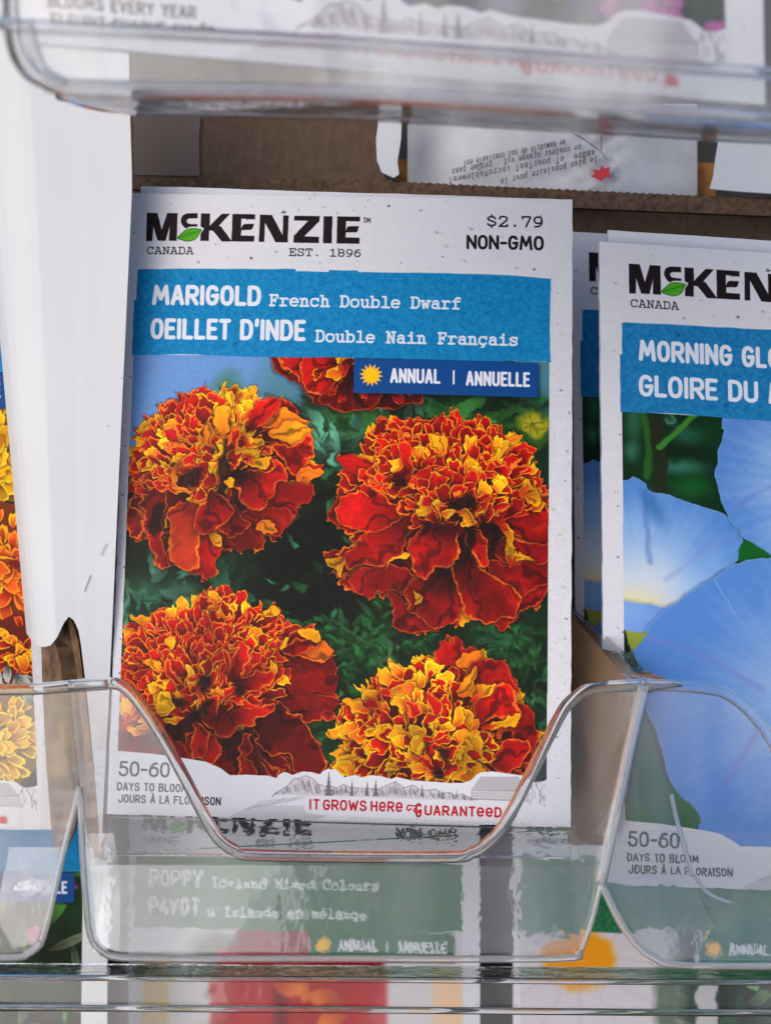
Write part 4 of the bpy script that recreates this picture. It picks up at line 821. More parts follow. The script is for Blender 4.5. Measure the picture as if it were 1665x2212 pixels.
M_BASE = plastic('moulded_base_plastic', clear=0, haze=.01, rough=.01, bump=.07, bscale=170, stretch=(1, 1, .4))
M_RIDGE_GLINT = plastic('ridge_glint_plastic', clear=0, haze=.22, rough=.03, bump=.12, bscale=120, ior=1.3)  # extra white in the mix paints the bright highlight along the edges
M_RIM = plastic('plastic_rim', clear=0, haze=.03, rough=.03, bump=.10, bscale=90, ior=1.3)

# ------------------------------------------------------------------ mesh helpers (camera-levelled coordinates in, world out)
def meta(o, label=None, cat=None, group=None, kind=None):
    if label: o['label'] = label
    if cat: o['category'] = cat
    if group: o['group'] = group
    if kind: o['kind'] = kind
    return o
def empty(name, at, label, cat, group=None, kind=None):
    o = bpy.data.objects.new(name, None); COL.objects.link(o); o.empty_display_size = .01
    o.location = R(at); return meta(o, label, cat, group, kind)
def mesh(name, verts, faces, m, parent=None, uv=None, smooth=False):
    me = bpy.data.meshes.new(name); org = parent_org(parent)
    me.from_pydata([R(v)-org for v in verts], [], faces); me.materials.append(m)
    if uv:
        l = me.uv_layers.new(name='UVMap')
        for p in me.polygons:
            for li, vi in zip(p.loop_indices, p.vertices): l.data[li].uv = uv[vi]
    me.validate(); me.update()
    if smooth:
        for p in me.polygons: p.use_smooth = True
    o = bpy.data.objects.new(name, me); COL.objects.link(o)
    if parent: o.parent = parent
    return o
def parent_org(p):
    v = Vector((0, 0, 0))
    while p is not None: v = v+p.location; p = p.parent
    return v
def slab(name, pts, th, m, parent=None, bev=0):
    """pts: (u, v, depth) outline seen from the lens; a sheet th thick behind it"""
    f = [P(*p) for p in pts]; n = len(f)
    a = Vector((0, 0, 0))
    for i in range(n): a += Vector(f[i]).cross(Vector(f[(i+1) % n]))
    a.normalize()
    if a.y < 0: a = -a
    b = [tuple(Vector(q)+a*th) for q in f]
    bm = bmesh.new(); v0 = [bm.verts.new(q) for q in f]; v1 = [bm.verts.new(q) for q in b]
    for t in tessellate_polygon([[Vector((p[0], p[1], 0)) for p in pts]]):
        bm.faces.new([v0[k] for k in t]); bm.faces.new([v1[k] for k in t[::-1]])
    for i in range(n): bm.faces.new((v0[i], v1[i], v1[(i+1) % n], v0[(i+1) % n]))
    bmesh.ops.recalc_face_normals(bm, faces=bm.faces)
    vs = [tuple(q.co) for q in bm.verts]; bm.verts.index_update(); fs = [[q.index for q in x.verts] for x in bm.faces]; bm.free()
    return mesh(name, vs, fs, m, parent)
def tube(name, pts, r, m, parent=None, seg=10, smooth_path=True, flat=1.0, closed=False):
    p = [P(*q) for q in pts]
    if smooth_path: 
        pp = []
        for i in range(len(p)-1):
            a, b, c, d = p[max(i-1, 0)], p[i], p[i+1], p[min(i+2, len(p)-1)]
            for k in range(5):
                t = k/5; pp.append(tuple(.5*((2*b[j])+(c[j]-a[j])*t+(2*a[j]-5*b[j]+4*c[j]-d[j])*t*t+(3*b[j]-a[j]-3*c[j]+d[j])*t**3) for j in range(3)))
        pp.append(p[-1]); p = pp
    vs, fs = [], []
    for i, q in enumerate(p):
        t = (Vector(p[min(i+1, len(p)-1)])-Vector(p[max(i-1, 0)])).normalized()
        s = t.cross(Vector((0, 1, 0))).normalized(); u = s.cross(t).normalized()
        rr = r[i % len(r)] if isinstance(r, list) else r
        for k in range(seg):
            a = 2*math.pi*k/seg; vs.append(tuple(Vector(q)+s*math.cos(a)*rr+u*math.sin(a)*rr*flat))
    for i in range(len(p)-1):
        for k in range(seg): fs.append((i*seg+k, i*seg+(k+1) % seg, (i+1)*seg+(k+1) % seg, (i+1)*seg+k))
    fs.append(tuple(range(seg))[::-1]); fs.append(tuple(range((len(p)-1)*seg, len(p)*seg)))
    return mesh(name, vs, fs, m, parent, smooth=True)

def packet_quad(c, ymean, rigid=True):
    r = [np.array([(u-CX)/FPX, 1, -(v-CY)/FPX]) for u, v in c]
    if rigid:
        d = np.linalg.svd(np.stack([r[0], -r[1], r[2], -r[3]], 1))[2][-1]; d = d/d.mean()*(DIST+ymean)
    else: d = [DIST+ymean]*4
    return [np.array([r[i][0]*d[i], d[i]-DIST, r[i][2]*d[i]]) for i in range(4)]
def behind(quad, corners, gap):
    """a packet leaning against the one in front: same plane, gap metres further back"""
    n = np.cross(quad[1]-quad[0], quad[3]-quad[0]); n = n/np.linalg.norm(n)
    if n[1] < 0: n = -n
    p0 = quad[0]+n*gap; o = np.array([0, -DIST, 0.]); out = []
    for u, v in corners:
        r = np.array([(u-CX)/FPX, 1, -(v-CY)/FPX]); out.append(o+r*((p0-o)@n)/(r@n))
    return out
QM = packet_quad(VM, 0); QG = packet_quad(VG, .004)
def packet(name, corners, y, img, label, group, cat='seed packet', rigid=True, bulge=.0009, parts=True, th=.0011, flowers=None, detail=1, tops=None, seed=1, quad=None, us=0):
    """flat paper envelope with its print; every printed field is a thin layer of its own"""
    Q = quad or packet_quad(corners, y, rigid)
    nrm = Vector(np.cross(Q[1]-Q[0], Q[3]-Q[0])).normalized()
    if nrm.y > 0: nrm = -nrm
    nr = np.array(nrm)
    base = (Q[2]+Q[3])/2
    root = empty(name, base, label, cat, group)
    mt = mat(name+'_print', rough=.6, image=img, spec=.12, bump=.10, bscale=700); mg = mat(name+'_gloss', rough=.45, image=img, spec=.12, bump=.10, bscale=900)
    rr = np.random.RandomState(seed); ph = rr.uniform(0, 6, 3)
    def S(u, v, off=0):
        q = Q[0]*(1-u)*(1-v)+Q[1]*u*(1-v)+Q[2]*u*v+Q[3]*(1-u)*v
        uc, vc = min(1, max(0, u)), min(1, max(0, v))
        h = bulge*(math.sin(math.pi*uc)**.8*math.sin(math.pi*min(1, max(0, vc*1.0)))**.6)*(1+.35*math.sin(5*uc+ph[0])*math.sin(6*vc+ph[1]))+.00012*math.sin(9*uc+ph[2])
        return tuple(q+nr*(h+off))
    def grid(nm, u0, v0, u1, v1, off, m, par, nu, nv, thick=0, ragged=0):
        vs, fs, uv = [], [], []
        for j in range(nv+1):
            for i in range(nu+1):
                u = u0+(u1-u0)*i/nu; v = v0+(v1-v0)*j/nv
                uu, vv = u, v
                if ragged and i in (0, nu): uu += rr.uniform(-1, 1)*ragged
                if ragged and j in (0, nv): vv += rr.uniform(-1, 1)*ragged*.7
                vs.append(S(uu+(us if off else 0), vv, off)); uv.append((u if off else u-us, 1-v))
        for j in range(nv):
            for i in range(nu):
                a = j*(nu+1)+i; fs.append((a, a+nu+1, a+nu+2, a+1))
        if thick:
            n0 = len(vs); ring = [i for i in range(nu+1)]+[j*(nu+1)+nu for j in range(1, nv+1)]+[nv*(nu+1)+i for i in range(nu-1, -1, -1)]+[j*(nu+1) for j in range(nv-1, 0, -1)]
            for k in ring: vs.append(tuple(np.array(vs[k])-nr*thick)); uv.append((.985, .97))
            L = len(ring)
            for k in range(L): fs.append((ring[k], ring[(k+1) % L], n0+(k+1) % L, n0+k))
            fs.append(tuple(range(n0, n0+L)))
        return mesh(nm, vs, fs, m, par, uv, smooth=False if thick else True)
    env = grid('paper_envelope', 0, 0, 1, 1, 0, mt, root, 20*detail, 28*detail, th, .0009)
    if parts:
        o = .00004
        grid('brand_lettering', .03, .028, .555, .112, o, mt, root, 8, 2); grid('price_lettering', .75, .022, .95, .092, o, mt, root, 4, 2)
        grid('title_band', .016, .1245, .955, .2705, o, mt, root, 16, 4)
        ppar = grid('photo_print', .017, .2712, .951, .955, o, mg, root, 20*detail, 22*detail)
        bd = grid('annual_badge', .515, .2700, .927, .3295, o*2, mg, root, 8, 2)
        grid('sun_emblem', .527, .2770, .583, .3170, o*3, mg, bd, 2, 2)
        grid('bloom_time_lettering', .015, .9135, .25, .985, o*2, mt, root, 4, 2)
        grid('slogan_lettering', .43, .962, .91, .994, o*2, mt, root, 8, 2)
        if flowers:
            for fi, (ol, ht, fname) in enumerate(flowers):
                ol = [(min(949, max(19, x)), max(381, y)) for x, y in ol]
                if fi: ol = [(x, min(y, 1395)) for x, y in ol]
                cx, cy = ht; N = 6; vs = [S(cx/PW, cy/PH, o*1.6)]; uv = [(cx/PW, 1-cy/PH)]; fs = []; n = len(ol)
                wv = np.array(WAVE)
                ol = [(x, min(y, float(np.interp(x, wv[:, 0], wv[:, 1]))-1)) for x, y in ol]
                for k in range(1, N+1):
                    for x, y_ in ol:
                        a, b = cx+(x-cx)*k/N, cy+(y_-cy)*k/N; vs.append(S(a/PW, b/PH, o*1.6)); uv.append((a/PW, 1-b/PH))
                for i in range(n): fs.append((0, 1+i, 1+(i+1) % n))
                for k in range(N-1):
                    for i in range(n): a, b = 1+k*n+i, 1+k*n+(i+1) % n; fs.append((a, a+n, b+n, b))
                mesh(fname, vs, fs, mg, ppar, uv, smooth=True)
    return root

# ------------------------------------------------------------------ backing boards of the display
def wavy_slab_edge(u0, u1, v0, v1, n, amp, seed=1):
    r = random.Random(seed); return [(u0+(u1-u0)*i/n, v0+(v1-v0)*i/n+(amp if i % 2 else -amp)*r.uniform(.3, 1)) for i in range(n+1)]
bk = slab('gap_shadow_board', [(-900, -700, .13), (2600, -700, .13), (2600, 3000, .13), (-900, 3000, .13)], .002, M_GAP_SHADOW); meta(bk, kind='structure')  # dark sheet behind everything, painted as the shadow seen between packets
shelf = empty('cardboard_display', P(832, 1700, .05), 'brown corrugated cardboard display back with torn slots above the packets', 'cardboard display')
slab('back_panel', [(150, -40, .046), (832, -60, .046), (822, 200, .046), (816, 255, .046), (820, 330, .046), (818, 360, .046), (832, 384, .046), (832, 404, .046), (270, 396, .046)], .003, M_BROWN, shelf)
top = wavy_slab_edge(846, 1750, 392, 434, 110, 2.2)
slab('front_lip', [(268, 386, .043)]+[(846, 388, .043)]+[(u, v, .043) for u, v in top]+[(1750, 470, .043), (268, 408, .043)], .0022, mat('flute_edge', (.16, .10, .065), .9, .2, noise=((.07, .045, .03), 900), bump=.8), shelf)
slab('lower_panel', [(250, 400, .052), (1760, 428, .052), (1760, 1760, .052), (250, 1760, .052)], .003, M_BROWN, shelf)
slab('tape_patch', [(288, 225, .0455), (436, 232, .0455), (430, 300, .0455), (432, 380, .0455), (290, 378, .0455)], .0003, M_TAPE, shelf)
torn = [(822, 200), (818, 258), (812, 300), (814, 345), (824, 372), (850, 384), (862, 376), (858, 350), (866, 300), (868, 240), (872, 200)]
slab('torn_tab', [(u, v, .0405) for u, v in torn], .0006, M_WHITE, shelf)
torn = [(1560, 260), (1552, 300), (1545, 340), (1540, 380), (1532, 408), (1600, 414), (1760, 424), (1760, 260)]
slab('torn_tab', [(u, v, .0405) for u, v in torn], .0006, M_WHITE, shelf)
slab('orange_strip', [(855, 344, .058), (895, 344, .058), (900, 400, .058), (852, 400, .058)], .0008, M_ORANGE, shelf)
slab('orange_strip', [(1490, 350, .058), (1545, 352, .058), (1545, 430, .058), (1490, 430, .058)], .0008, M_ORANGE, shelf)
# crumpled upside-down packet showing its back through the slot
inv = empty('inverted_packet', P(1180, 400, .06), 'crumpled white packet upside down in the slot, its back covered in small grey print', 'seed packet')
gu, gv = 44, 14; vs, fs = [], []
r = random.Random(3)
for j in range(gv+1):
    for i in range(gu+1):
        u = 880+(1505-880)*i/gu; v = 225+(430-225)*j/gv
        cr = math.exp(-((u-1290)/60)**2)*(.0012*math.sin((u*.11+v*.13))+.0008*math.sin(u*.07-v*.2))+.0004*math.sin(u*.02+v*.01)
        vs.append(P(u+(12-j)*.0, v, .055-.006*math.sin(math.pi*i/gu)+cr))
for j in range(gv):
    for i in range(gu): a = j*(gu+1)+i; fs.append((a, a+gu+1, a+gu+2, a+1))
mesh('paper_envelope', vs, fs, M_CREASE, inv, smooth=True)
def strokes_mesh(name, segs, m, parent):
    vs, fs = [], []
    for (u0, v0), (u1, v1), wd, y in segs:
        dx, dy = u1-u0, v1-v0; L = math.hypot(dx, dy) or 1; nx, ny = -dy/L*wd/2, dx/L*wd/2
        b = len(vs); vs += [P(u0+nx, v0+ny, y), P(u1+nx, v1+ny, y), P(u1-nx, v1-ny, y), P(u0-nx, v0-ny, y)]; fs.append((b, b+1, b+2, b+3))
    return mesh(name, vs, fs, m, parent)
def inv_line(s, u0, v0, u1, v1, h, wt, segs):
    n = len(s); adv = 1/n
    for k, ch in enumerate(s):
        for kind, pt in glyph(SLAB if ch not in 'tqkyjz,' else SANS, ch if ch in SLAB else {'t': 'T', 'q': 'Q', 'y': 'Y', 'z': 'Z'}.get(ch, '.')):
            pr = None
            for px, py in pt:
                t = (k+.1+.75*px)*adv; yy = (1-py)*h
                q = (u1+(u0-u1)*t, v1+(v0-v1)*t-yy*-1*-1+h*.0)
                q = (u1+(u0-u1)*t, v1+(v0-v1)*t+h-yy-h*.5*0)   # upside down: characters run right to left
                q = (q[0], v1+(v0-v1)*t+(py-1)*-h)
                if pr: segs.append((pr, q, wt, .0475-.0008*0))
                pr = q
segs = []
for s, a in [('Une humidité de sol constante est', (1000, 348, 1228, 300)), ('ne couleur orange vif. Presque sans', (975, 366, 1255, 312)), ('andre, et pourtant incroyablement', (968, 384, 1285, 324)), ('la plus populaire pour la', (1080, 388, 1290, 338))]:
    inv_line(s, a[0], a[1], a[2], a[3], 13, 2.0, segs)
strokes_mesh('back_lettering', segs, M_INK, inv)
slab('red_emblem', [(1274, 380, .0470), (1284, 376, .0470), (1280, 366, .0470), (1294, 368, .0470), (1298, 357, .0470), (1306, 364, .0470), (1318, 360, .0470), (1314, 374, .0470), (1320, 384, .0470), (1306, 382, .0470), (1300, 392, .0470), (1288, 386, .0470)], .0002, M_RED, inv)
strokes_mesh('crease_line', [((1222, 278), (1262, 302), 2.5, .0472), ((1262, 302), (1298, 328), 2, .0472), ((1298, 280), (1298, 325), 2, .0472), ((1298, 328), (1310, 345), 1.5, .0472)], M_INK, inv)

# ------------------------------------------------------------------ white divider column with its rolled edge and torn notch
colm = empty('cardboard_divider', P(150, 1850, 0), 'tall white card divider with rolled left edge and torn notch showing its brown core', 'divider')
prof = [(0.0, .0062), (.03, .0040), (.07, .0022), (.12, .0010), (.18, .0002), (.26, -.0006), (.34, -.0008), (.45, -.0006), (.5, -.0005), (.55, -.0004), (.6, -.0003), (.68, -.0002), (.8, 0), (.9, .0001), (1, .0002)]
def vb(s): return float(np.interp(s, [0, .06, .12, .2, .28, .36, .44, .5, .56, .62, .68, .8, 1], [1368, 1386, 1395, 1398, 1394, 1376, 1346, 1332, 1340, 1366, 1450, 1620, 1850]))
def le(v): return float(np.interp(v, [-60, 770, 1370, 1850], [-70, 4, 58, 98]))
def re_(v): return float(np.interp(v, [-60, 200, 400, 900, 1500, 1850], [276, 280, 286, 263, 236, 218]))
ss = sorted(set([p[0] for p in prof]+[i/36 for i in range(37)])); NV = 40; vs, fs = [], []
for j in range(NV+1):
    for s in ss:
        v = -60+(vb(s)+60)*j/NV; L, Rr = le(v), re_(v); vs.append(P(L+(Rr-L)*s, v, -.003+float(np.interp(s, [p[0] for p in prof], [p[1] for p in prof]))))
nn = len(ss)
for j in range(NV):
    for i in range(nn-1): a = j*nn+i; fs.append((a, a+nn, a+nn+1, a+1))
ns = len(fs); v_e = list(vs); f0 = len(vs); vs += [(x, y+.0006, z) for x, y, z in vs]; e0 = len(vs); vs += v_e
fs += [tuple(q+f0 for q in f[::-1]) for f in fs]
for j in range(NV): fs.append((e0+j*nn+nn-1, e0+(j+1)*nn+nn-1, f0+(j+1)*nn+nn-1, f0+j*nn+nn-1)); fs.append((e0+j*nn, f0+j*nn, f0+(j+1)*nn, e0+(j+1)*nn))
for i in range(nn-1): a = NV*nn+i; fs.append((e0+a, f0+a, f0+a+1, e0+a+1))
wf = mesh('white_face', vs, fs, M_WHITE, colm)
for k in range(ns): wf.data.polygons[k].use_smooth = True
r = random.Random(5)
pts = [(88, 1330), (160, 1290), (182, 1430), (196, 1600), (226, 1860), (205, 1850), (188, 1800), (176, 1720), (160, 1800), (128, 1870), (112, 1800), (100, 1640), (92, 1480)]
slab('torn_core', [(u, v, .003) for u, v in pts], .002, mat('torn_kraft', (.30, .19, .12), .9, .2, noise=((.07, .045, .03), 420), bump=.9, bscale=900, stretch=(1, 1, .06)), colm)
slab('core_edge', [(u, v, .0005) for u, v in [(146, 1338), (154, 1336), (170, 1385), (184, 1500), (200, 1640), (224, 1846), (212, 1852), (198, 1760), (180, 1590), (166, 1450)]], .0012, M_TAN, colm)
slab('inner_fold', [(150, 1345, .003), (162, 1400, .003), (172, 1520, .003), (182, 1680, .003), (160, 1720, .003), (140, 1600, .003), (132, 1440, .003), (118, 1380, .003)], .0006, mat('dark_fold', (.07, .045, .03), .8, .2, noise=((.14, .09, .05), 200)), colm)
strokes_mesh('scuff_mark', [((230, 1174), (219, 1200), 1.6, -.0034), ((196, 1242), (183, 1278), 1.8, -.0034), ((272, 1000), (271, 1003), 2, -.0034), ((232, 918), (234, 921), 2.2, -.0034), ((262, 815), (263, 818), 2, -.0034)], mat('scuff', (.30, .24, .22), .7), colm)
# brown side divider standing to the right of the marigold tray
sidep = slab('cardboard_divider', [(1222, 1318, .012), (1246, 1342, .010), (1300, 1395, .002), (1340, 1435, -.006), (1362, 1470, -.010), (1356, 1600, -.010), (1335, 1720, -.009), (1300, 1822, -.006), (1224, 1826, .008)], .0016, mat('kraft_divider', (.25, .15, .085), .85, .2, noise=((.29, .18, .105), 120), bump=.5, bscale=900))
meta(sidep, 'brown corrugated divider behind clear plastic between the marigold and blue flower packets', 'divider')

# ------------------------------------------------------------------ packets
img_m, fl, tp = marigold_art()
FL = [(fl[0][0], fl[0][1], 'marigold_bloom'), (fl[1][0], fl[1][1], 'marigold_bloom'), (fl[2][0], fl[2][1], 'marigold_bloom'), (fl[3][0], fl[3][1], 'marigold_bloom')]
GR = 'seed packets in the clear trays'
packet('seed_packet', VM, 0, img_m, 'red and orange marigold seed packet standing in front of the central clear tray', GR, flowers=FL, detail=2, bulge=.0010)
packet('seed_packet', VM, .006, img_m, 'second marigold packet, only its pale top edge showing behind the front one', GR, parts=False, seed=3, quad=behind(QM, [(305, 402), (1229, 431), (1226, 1750), (262, 1720)], .0035))
img_g = glory_art()
packet('seed_packet', VG, .004, img_g, 'blue morning glory seed packet standing foremost in the right tray', GR, detail=2, seed=5, bulge=.0008, us=.026)
packet('seed_packet', [(1314, 497), (2260, 560), (2270, 1880), (1330, 1870)], .010, img_g, 'blue flower packet whose white top edge rises above the foremost one at right', GR, parts=False, seed=6, quad=behind(QG, [(1314, 497), (2260, 560), (2290, 1880), (1330, 1870)], .004))
packet('seed_packet', [(1238, 502), (2180, 560), (2190, 1880), (1236, 1850)], .018, img_g, 'rearmost blue flower packet, shaded strip showing between the two front packets', GR, parts=True, seed=7, quad=behind(QG, [(1233, 500), (2175, 560), (2205, 1880), (1249, 1850)], .026))
img_x = generic_art('mixed_print', (.05, .50, .73), (.02, .36, .62), 'MARIGOLD', '', "OEILLET D'INDE", '', (.03, .28, .55), None, (.03, .07, .03), seed=2, painter=p_mixed, k=.8)
packet('seed_packet', [(-890, 440), (75, 438), (140, 1792), (-885, 1790)], .012, img_x, 'yellow and orange marigold packet cut by the left edge, behind the white divider', GR, rigid=False, seed=8)
img_p = generic_art('poppy_print', (.13, .42, .27), (.08, .32, .2), 'POPPY', 'Iceland Mixed Colours', 'PAVOT', "d'Islande en mélange", (.10, .40, .24), None, (.35, .37, .30), painter=p_poppy, k=.7)
packet('seed_packet', [(279, 1712), (1034, 1726), (1040, 2800), (275, 2786)], .085, img_p, 'green banded poppy packet seen blurred through the central tray, lower row', GR, rigid=False, seed=9)
img_d = generic_art('daisy_print', (.13, .42, .27), (.08, .32, .2), '', '', '', '', (.10, .40, .24), None, (.06, .16, .07), painter=p_daisy, k=.6)
packet('seed_packet', [(1108, 1712), (1880, 1730), (1890, 2822), (1108, 2812)], .085, img_d, 'green banded packet with a yellow flower centre, lower row at right', GR, rigid=False, seed=10)
img_e = generic_art('meadow_print', (.05, .50, .73), (.02, .36, .62), '', '', '', '', (.03, .28, .55), None, (.06, .16, .07), painter=p_meadow, k=.6)
packet('seed_packet', [(-590, 1572), (222, 1578), (222, 2712), (-590, 2702)], .062, img_e, 'blue banded packet of pink and yellow flowers, lower row at left', GR, rigid=False, seed=11)
img_v = generic_art('violet_print', (.13, .42, .27), (.08, .32, .2), '', '', '', '', (.10, .40, .24), None, (.05, .10, .07), painter=p_violet, k=.8, days='', d1='BLOOMS EVERY YEAR', d2='FLEURIT CHAQUE ANNÉE')
packet('seed_packet', [(30, -2060), (1600, -1975), (1652, 226), (76, 92)], -.110, img_v, 'blurred upper row packet with red slogan and violet flowers, cut by the top edge', GR, rigid=False, seed=12)

# lower-row white divider strips with the dark gaps between
for u0, u1, lb in ((173, 231, 'narrow white card strip below the divider, left of the poppy packet'), ):
    s = slab('card_strip', [(u0+8, 1830, .055), (u1+2, 1830, .055), (u1, 2400, .055), (u0, 2400, .055)], .001, M_WHITE); meta(s, lb, 'card strip')

# ------------------------------------------------------------------ clear trays
TR = 'clear plastic trays of the display'
YF = -.034
def yf(v): return -.030-.006*(v-1480)/600
def tray(outline, rim, floor, sides, label, ridge=()):
    t = empty('clear_tray', P(outline[0][0], 2060, -.03), label, 'plastic tray', TR)
    slab('front_wall', [(u, v, yf(v)) for u, v in outline], .0005, M_PL, t)
    tube('rim', [(u, v, yf(v)-.0004) for u, v in rim], .0010, M_RIM, t, seg=12)
    if floor: slab('floor', floor, .0008, M_FLOOR, t)
    for s in sides: slab('side_wall', s, .0006, M_SIDE, t)
    for rd, rr in ridge: tube('ridge_or_glint', rd, rr, M_RIDGE_GLINT, t, seg=8)  # whitened tubes: tray edges, and glints given as shapes
    return t
MAIN = [(150, 1482), (240, 1476), (275, 1490), (310, 1530), (350, 1590), (400, 1682), (450, 1778), (475, 1815), (510, 1838), (560, 1848), (950, 1852), (1020, 1842), (1060, 1815), (1100, 1762), (1200, 1562), (1235, 1512), (1280, 1488), (1390, 1480), (1345, 1690), (1298, 1910), (1268, 2030), (1240, 2062), (1200, 2070), (280, 2070), (220, 2057), (195, 2020), (182, 1900), (172, 1700)]
t = tray(MAIN, MAIN[:18], [(225, 2062, -.0355), (1235, 2064, -.0355), (1236, 1806, -.006), (232, 1774, -.006)],
     [[(1390, 1482, -.030), (1298, 1908, -.0345), (1244, 2055, -.0355), (1226, 1830, .002), (1232, 1312, .014), (1310, 1385, -.004)], [(152, 1484, -.030), (174, 1700, -.032), (196, 2020, -.0355), (240, 1850, .0), (250, 1500, .0)]],
     'central clear plastic tray with a deep front notch holding the red marigold packet',
     ridge=[([(1390, 1482, -.031), (1362, 1600, -.032), (1335, 1730, -.033), (1298, 1908, -.0355)], .0009), ([(1298, 1908, -.0355), (1278, 1990, -.036), (1256, 2052, -.0365)], .0004),
            ([(220, 2057, -.0362), (300, 2071, -.0366), (700, 2071, -.0366), (1200, 2071, -.0366), (1248, 2056, -.0366)], .0006), ([(172, 1700, -.0325), (182, 1900, -.0345), (195, 2020, -.036), (222, 2058, -.0362)], .0005)])
# top edge band of the side wall and folded lip behind the notch
slab('side_lip', [(1228, 1308, .0135), (1300, 1366, .002), (1352, 1412, -.012), (1400, 1452, -.026), (1470, 1478, -.031), (1392, 1492, -.031), (1340, 1452, -.016), (1296, 1402, -.002), (1230, 1348, .0128)], .0006, M_WAVY, t)
slab('back_lip', [(232, 1762, -.0125), (1236, 1790, -.0125), (1234, 1850, -.018), (236, 1842, -.018)], .0007, M_BASE, t)
slab('base_step', [(200, 2056, -.0350), (1246, 2058, -.0350), (1280, 1872, -.0325), (186, 1868, -.0325)], .0005, M_BASE, t)
RIGHT = [(1392, 1481), (1460, 1482), (1540, 1490), (1580, 1506), (1620, 1540), (1665, 1600), (1730, 1730), (1765, 1800), (1810, 1840), (1900, 1852), (2300, 1860), (2300, 2085), (1450, 2084), (1405, 2066), (1370, 2036), (1335, 1985), (1300, 1912), (1347, 1690)]
RT = t = tray(RIGHT, RIGHT[:11], [(1410, 2078, -.0355), (2300, 2080, -.0355), (2300, 1925, -.004), (1312, 1918, -.004)],
     [[(1392, 1484, -.030), (1410, 1500, -.024), (1455, 1720, -.012), (1498, 1880, -.006), (1560, 1960, -.012), (1412, 2070, -.0355), (1302, 1912, -.0345), (1347, 1690, -.032)]],
     'clear plastic tray at right holding the blue morning glory packets',
     ridge=[([(1449, 1716, -.02), (1458, 1760, -.02), (1480, 1840, -.02), (1492, 1892, -.02)], .00038), ([(1497, 1890, -.02), (1530, 1930, -.022), (1578, 1950, -.024)], .0003), ([(1300, 1912, -.0355), (1335, 1985, -.036), (1370, 2036, -.0365), (1410, 2068, -.0365), (1480, 2086, -.0365), (1800, 2087, -.0365)], .0006)])  # short tubes inside the pocket are glints made as shapes; the long one is an edge
LEFT = [(-700, 1492), (-300, 1494), (0, 1492), (90, 1488), (150, 1482), (171, 1700), (150, 1790), (122, 1900), (104, 1990), (88, 2040), (50, 2062), (-40, 2072), (-700, 2075)]
t = tray(LEFT, [(-700, 1492), (-300, 1494), (0, 1490), (90, 1488), (150, 1483), (232, 1478)], [(-700, 2070, -.0355), (85, 2050, -.0355), (118, 1800, -.004), (-700, 1800, -.004)],
     [[(150, 1484, -.030), (171, 1700, -.032), (104, 1990, -.035), (84, 1900, -.012), (96, 1500, -.006)]],
     'clear plastic tray cut by the left edge, holding the yellow marigold packet',
     ridge=[([(172, 1700, -.0325), (150, 1790, -.0335), (124, 1900, -.0345), (104, 1990, -.0355), (88, 2040, -.036)], .0005), ([(-400, 2074, -.0365), (0, 2070, -.0365), (60, 2060, -.0365), (90, 2036, -.0365)], .0006)])

slab('base_step', [(1302, 1795, -.0320), (2300, 1800, -.0320), (2300, 2078, -.0350), (1412, 2072, -.0350), (1345, 1985, -.0343), (1304, 1900, -.0335)], .0005, M_BASE, RT)
CT = [o for o in COL.objects if o.get('label', '').startswith('central clear')][0]
M_CORNER = plastic('moulded_corner_plastic', clear=0, haze=.03, rough=.05, bump=.32, bscale=120, stretch=(1, 1, .45))
slab('moulded_corner', [(1112, 1835, -.0318), (1170, 1822, -.0318), (1306, 1826, -.0318), (1296, 1900, -.033), (1268, 2010, -.0343), (1240, 2048, -.0347), (1180, 2056, -.0348), (1120, 2030, -.0345), (1095, 1930, -.0333)], .0006, M_CORNER, CT)
slab('moulded_corner', [(180, 1800, -.0315), (246, 1800, -.0315), (262, 1920, -.033), (258, 2050, -.0347), (215, 2046, -.0347), (192, 1990, -.034), (182, 1900, -.033)], .0006, M_CORNER, CT)
slab('moulded_corner', [(1310, 1905, -.0332), (1400, 1890, -.033), (1500, 1930, -.0334), (1540, 2000, -.0342), (1500, 2070, -.035), (1410, 2062, -.035), (1345, 1980, -.0341)], .0006, M_CORNER, RT)
LT = [o for o in COL.objects if o.get('label', '').startswith('clear plastic tray cut by the left')][0]
slab('moulded_corner', [(20, 1830, -.0320), (132, 1830, -.0320), (118, 1900, -.033), (98, 1990, -.034), (78, 2036, -.0346), (30, 2050, -.0348), (-10, 1980, -.0340)], .0006, M_CORNER, LT)
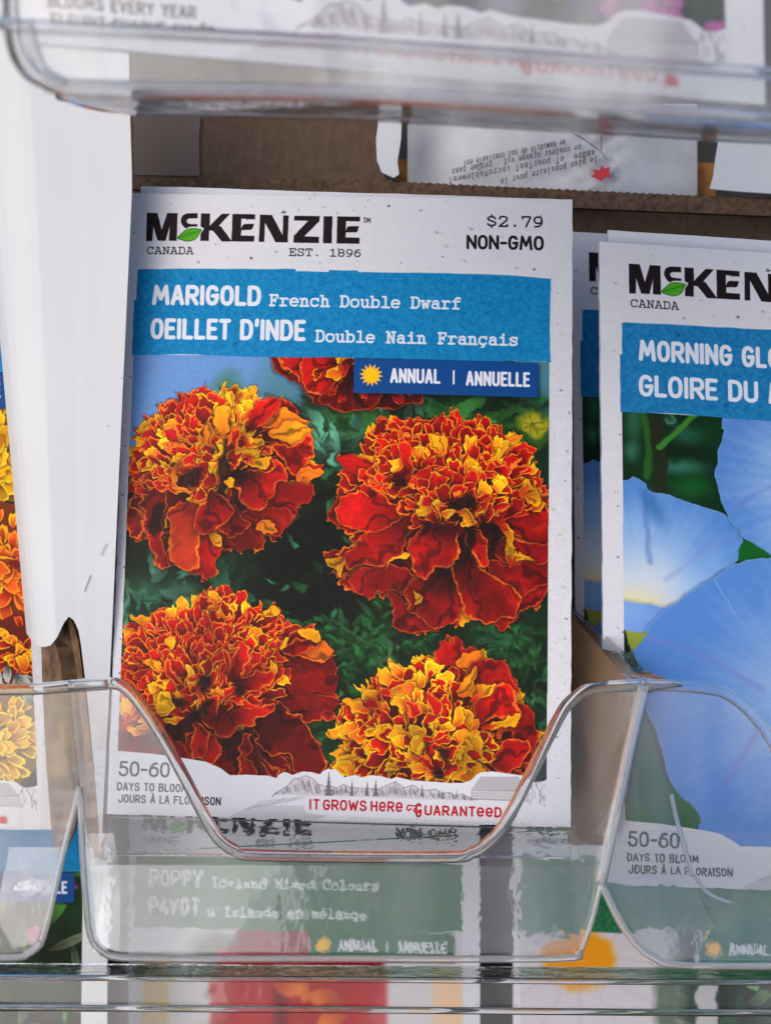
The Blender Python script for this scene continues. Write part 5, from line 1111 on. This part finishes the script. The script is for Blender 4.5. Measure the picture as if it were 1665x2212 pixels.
# lower row of trays: only the top lips show
low = empty('clear_tray', P(832, 2200, .02), 'long clear plastic lip of the lower tray row along the bottom edge', 'plastic tray', TR)
slab('front_wall', [(-200, 2112, .016), (2000, 2124, .016), (2000, 2420, .012), (-200, 2420, .012)], .0006, M_PL, low)
tube('rim', [(-200, 2110, .015), (400, 2114, .015), (1000, 2118, .015), (2000, 2126, .015)], .0006, M_RIM, low, smooth_path=False)
tube('lower_ridge', [(-200, 2176, .014), (600, 2180, .014), (2000, 2192, .014)], .0007, M_RIM, low, smooth_path=False)
slab('top_ledge', [(-200, 2086, .030), (2000, 2100, .030), (2000, 2124, .016), (-200, 2110, .016)], .0006, M_WAVY, low)

# upper tray, nearer the lens
up = empty('clear_tray', P(832, 200, -.12), 'blurred clear plastic tray of the upper row across the top edge', 'plastic tray', TR)
YU = -.128
slab('front_wall', [(26, -300, YU), (22, 20, YU), (36, 100, YU), (62, 150, YU), (110, 176, YU), (200, 186, YU), (832, 200, YU), (1760, 262, YU), (1760, -300, YU)], .0006, M_UP, up)
slab('floor', [(60, 158, YU), (120, 180, YU), (832, 204, YU), (1760, 266, YU), (1760, 308, -.075), (832, 254, -.075), (278, 238, -.075), (150, 206, -.09)], .0007, M_UP, up)
slab('front_step', [(60, 62, YU+.004), (832, 110, YU+.004), (1760, 176, YU+.004), (1760, 262, YU+.001), (832, 198, YU+.001), (110, 176, YU+.001)], .0008, M_UP, up)
tube('rim', [(22, -20, YU), (28, 70, YU), (50, 135, YU), (96, 172, YU), (200, 190, YU), (832, 206, YU), (1760, 268, YU)], .0009, M_RIM, up)
tube('lower_ridge', [(0, 48, YU), (60, 56, YU), (420, 74, YU), (832, 98, YU), (1760, 166, YU)], .0007, M_RIM, up)
tube('floor_edge', [(130, 205, -.09), (278, 236, -.076), (832, 252, -.074), (1760, 307, -.074)], .0007, M_RIM, up)
tube('ridge_or_glint', [(64, 60, YU), (72, 100, YU), (92, 150, YU), (140, 180, YU)], .0006, M_RIM, up)
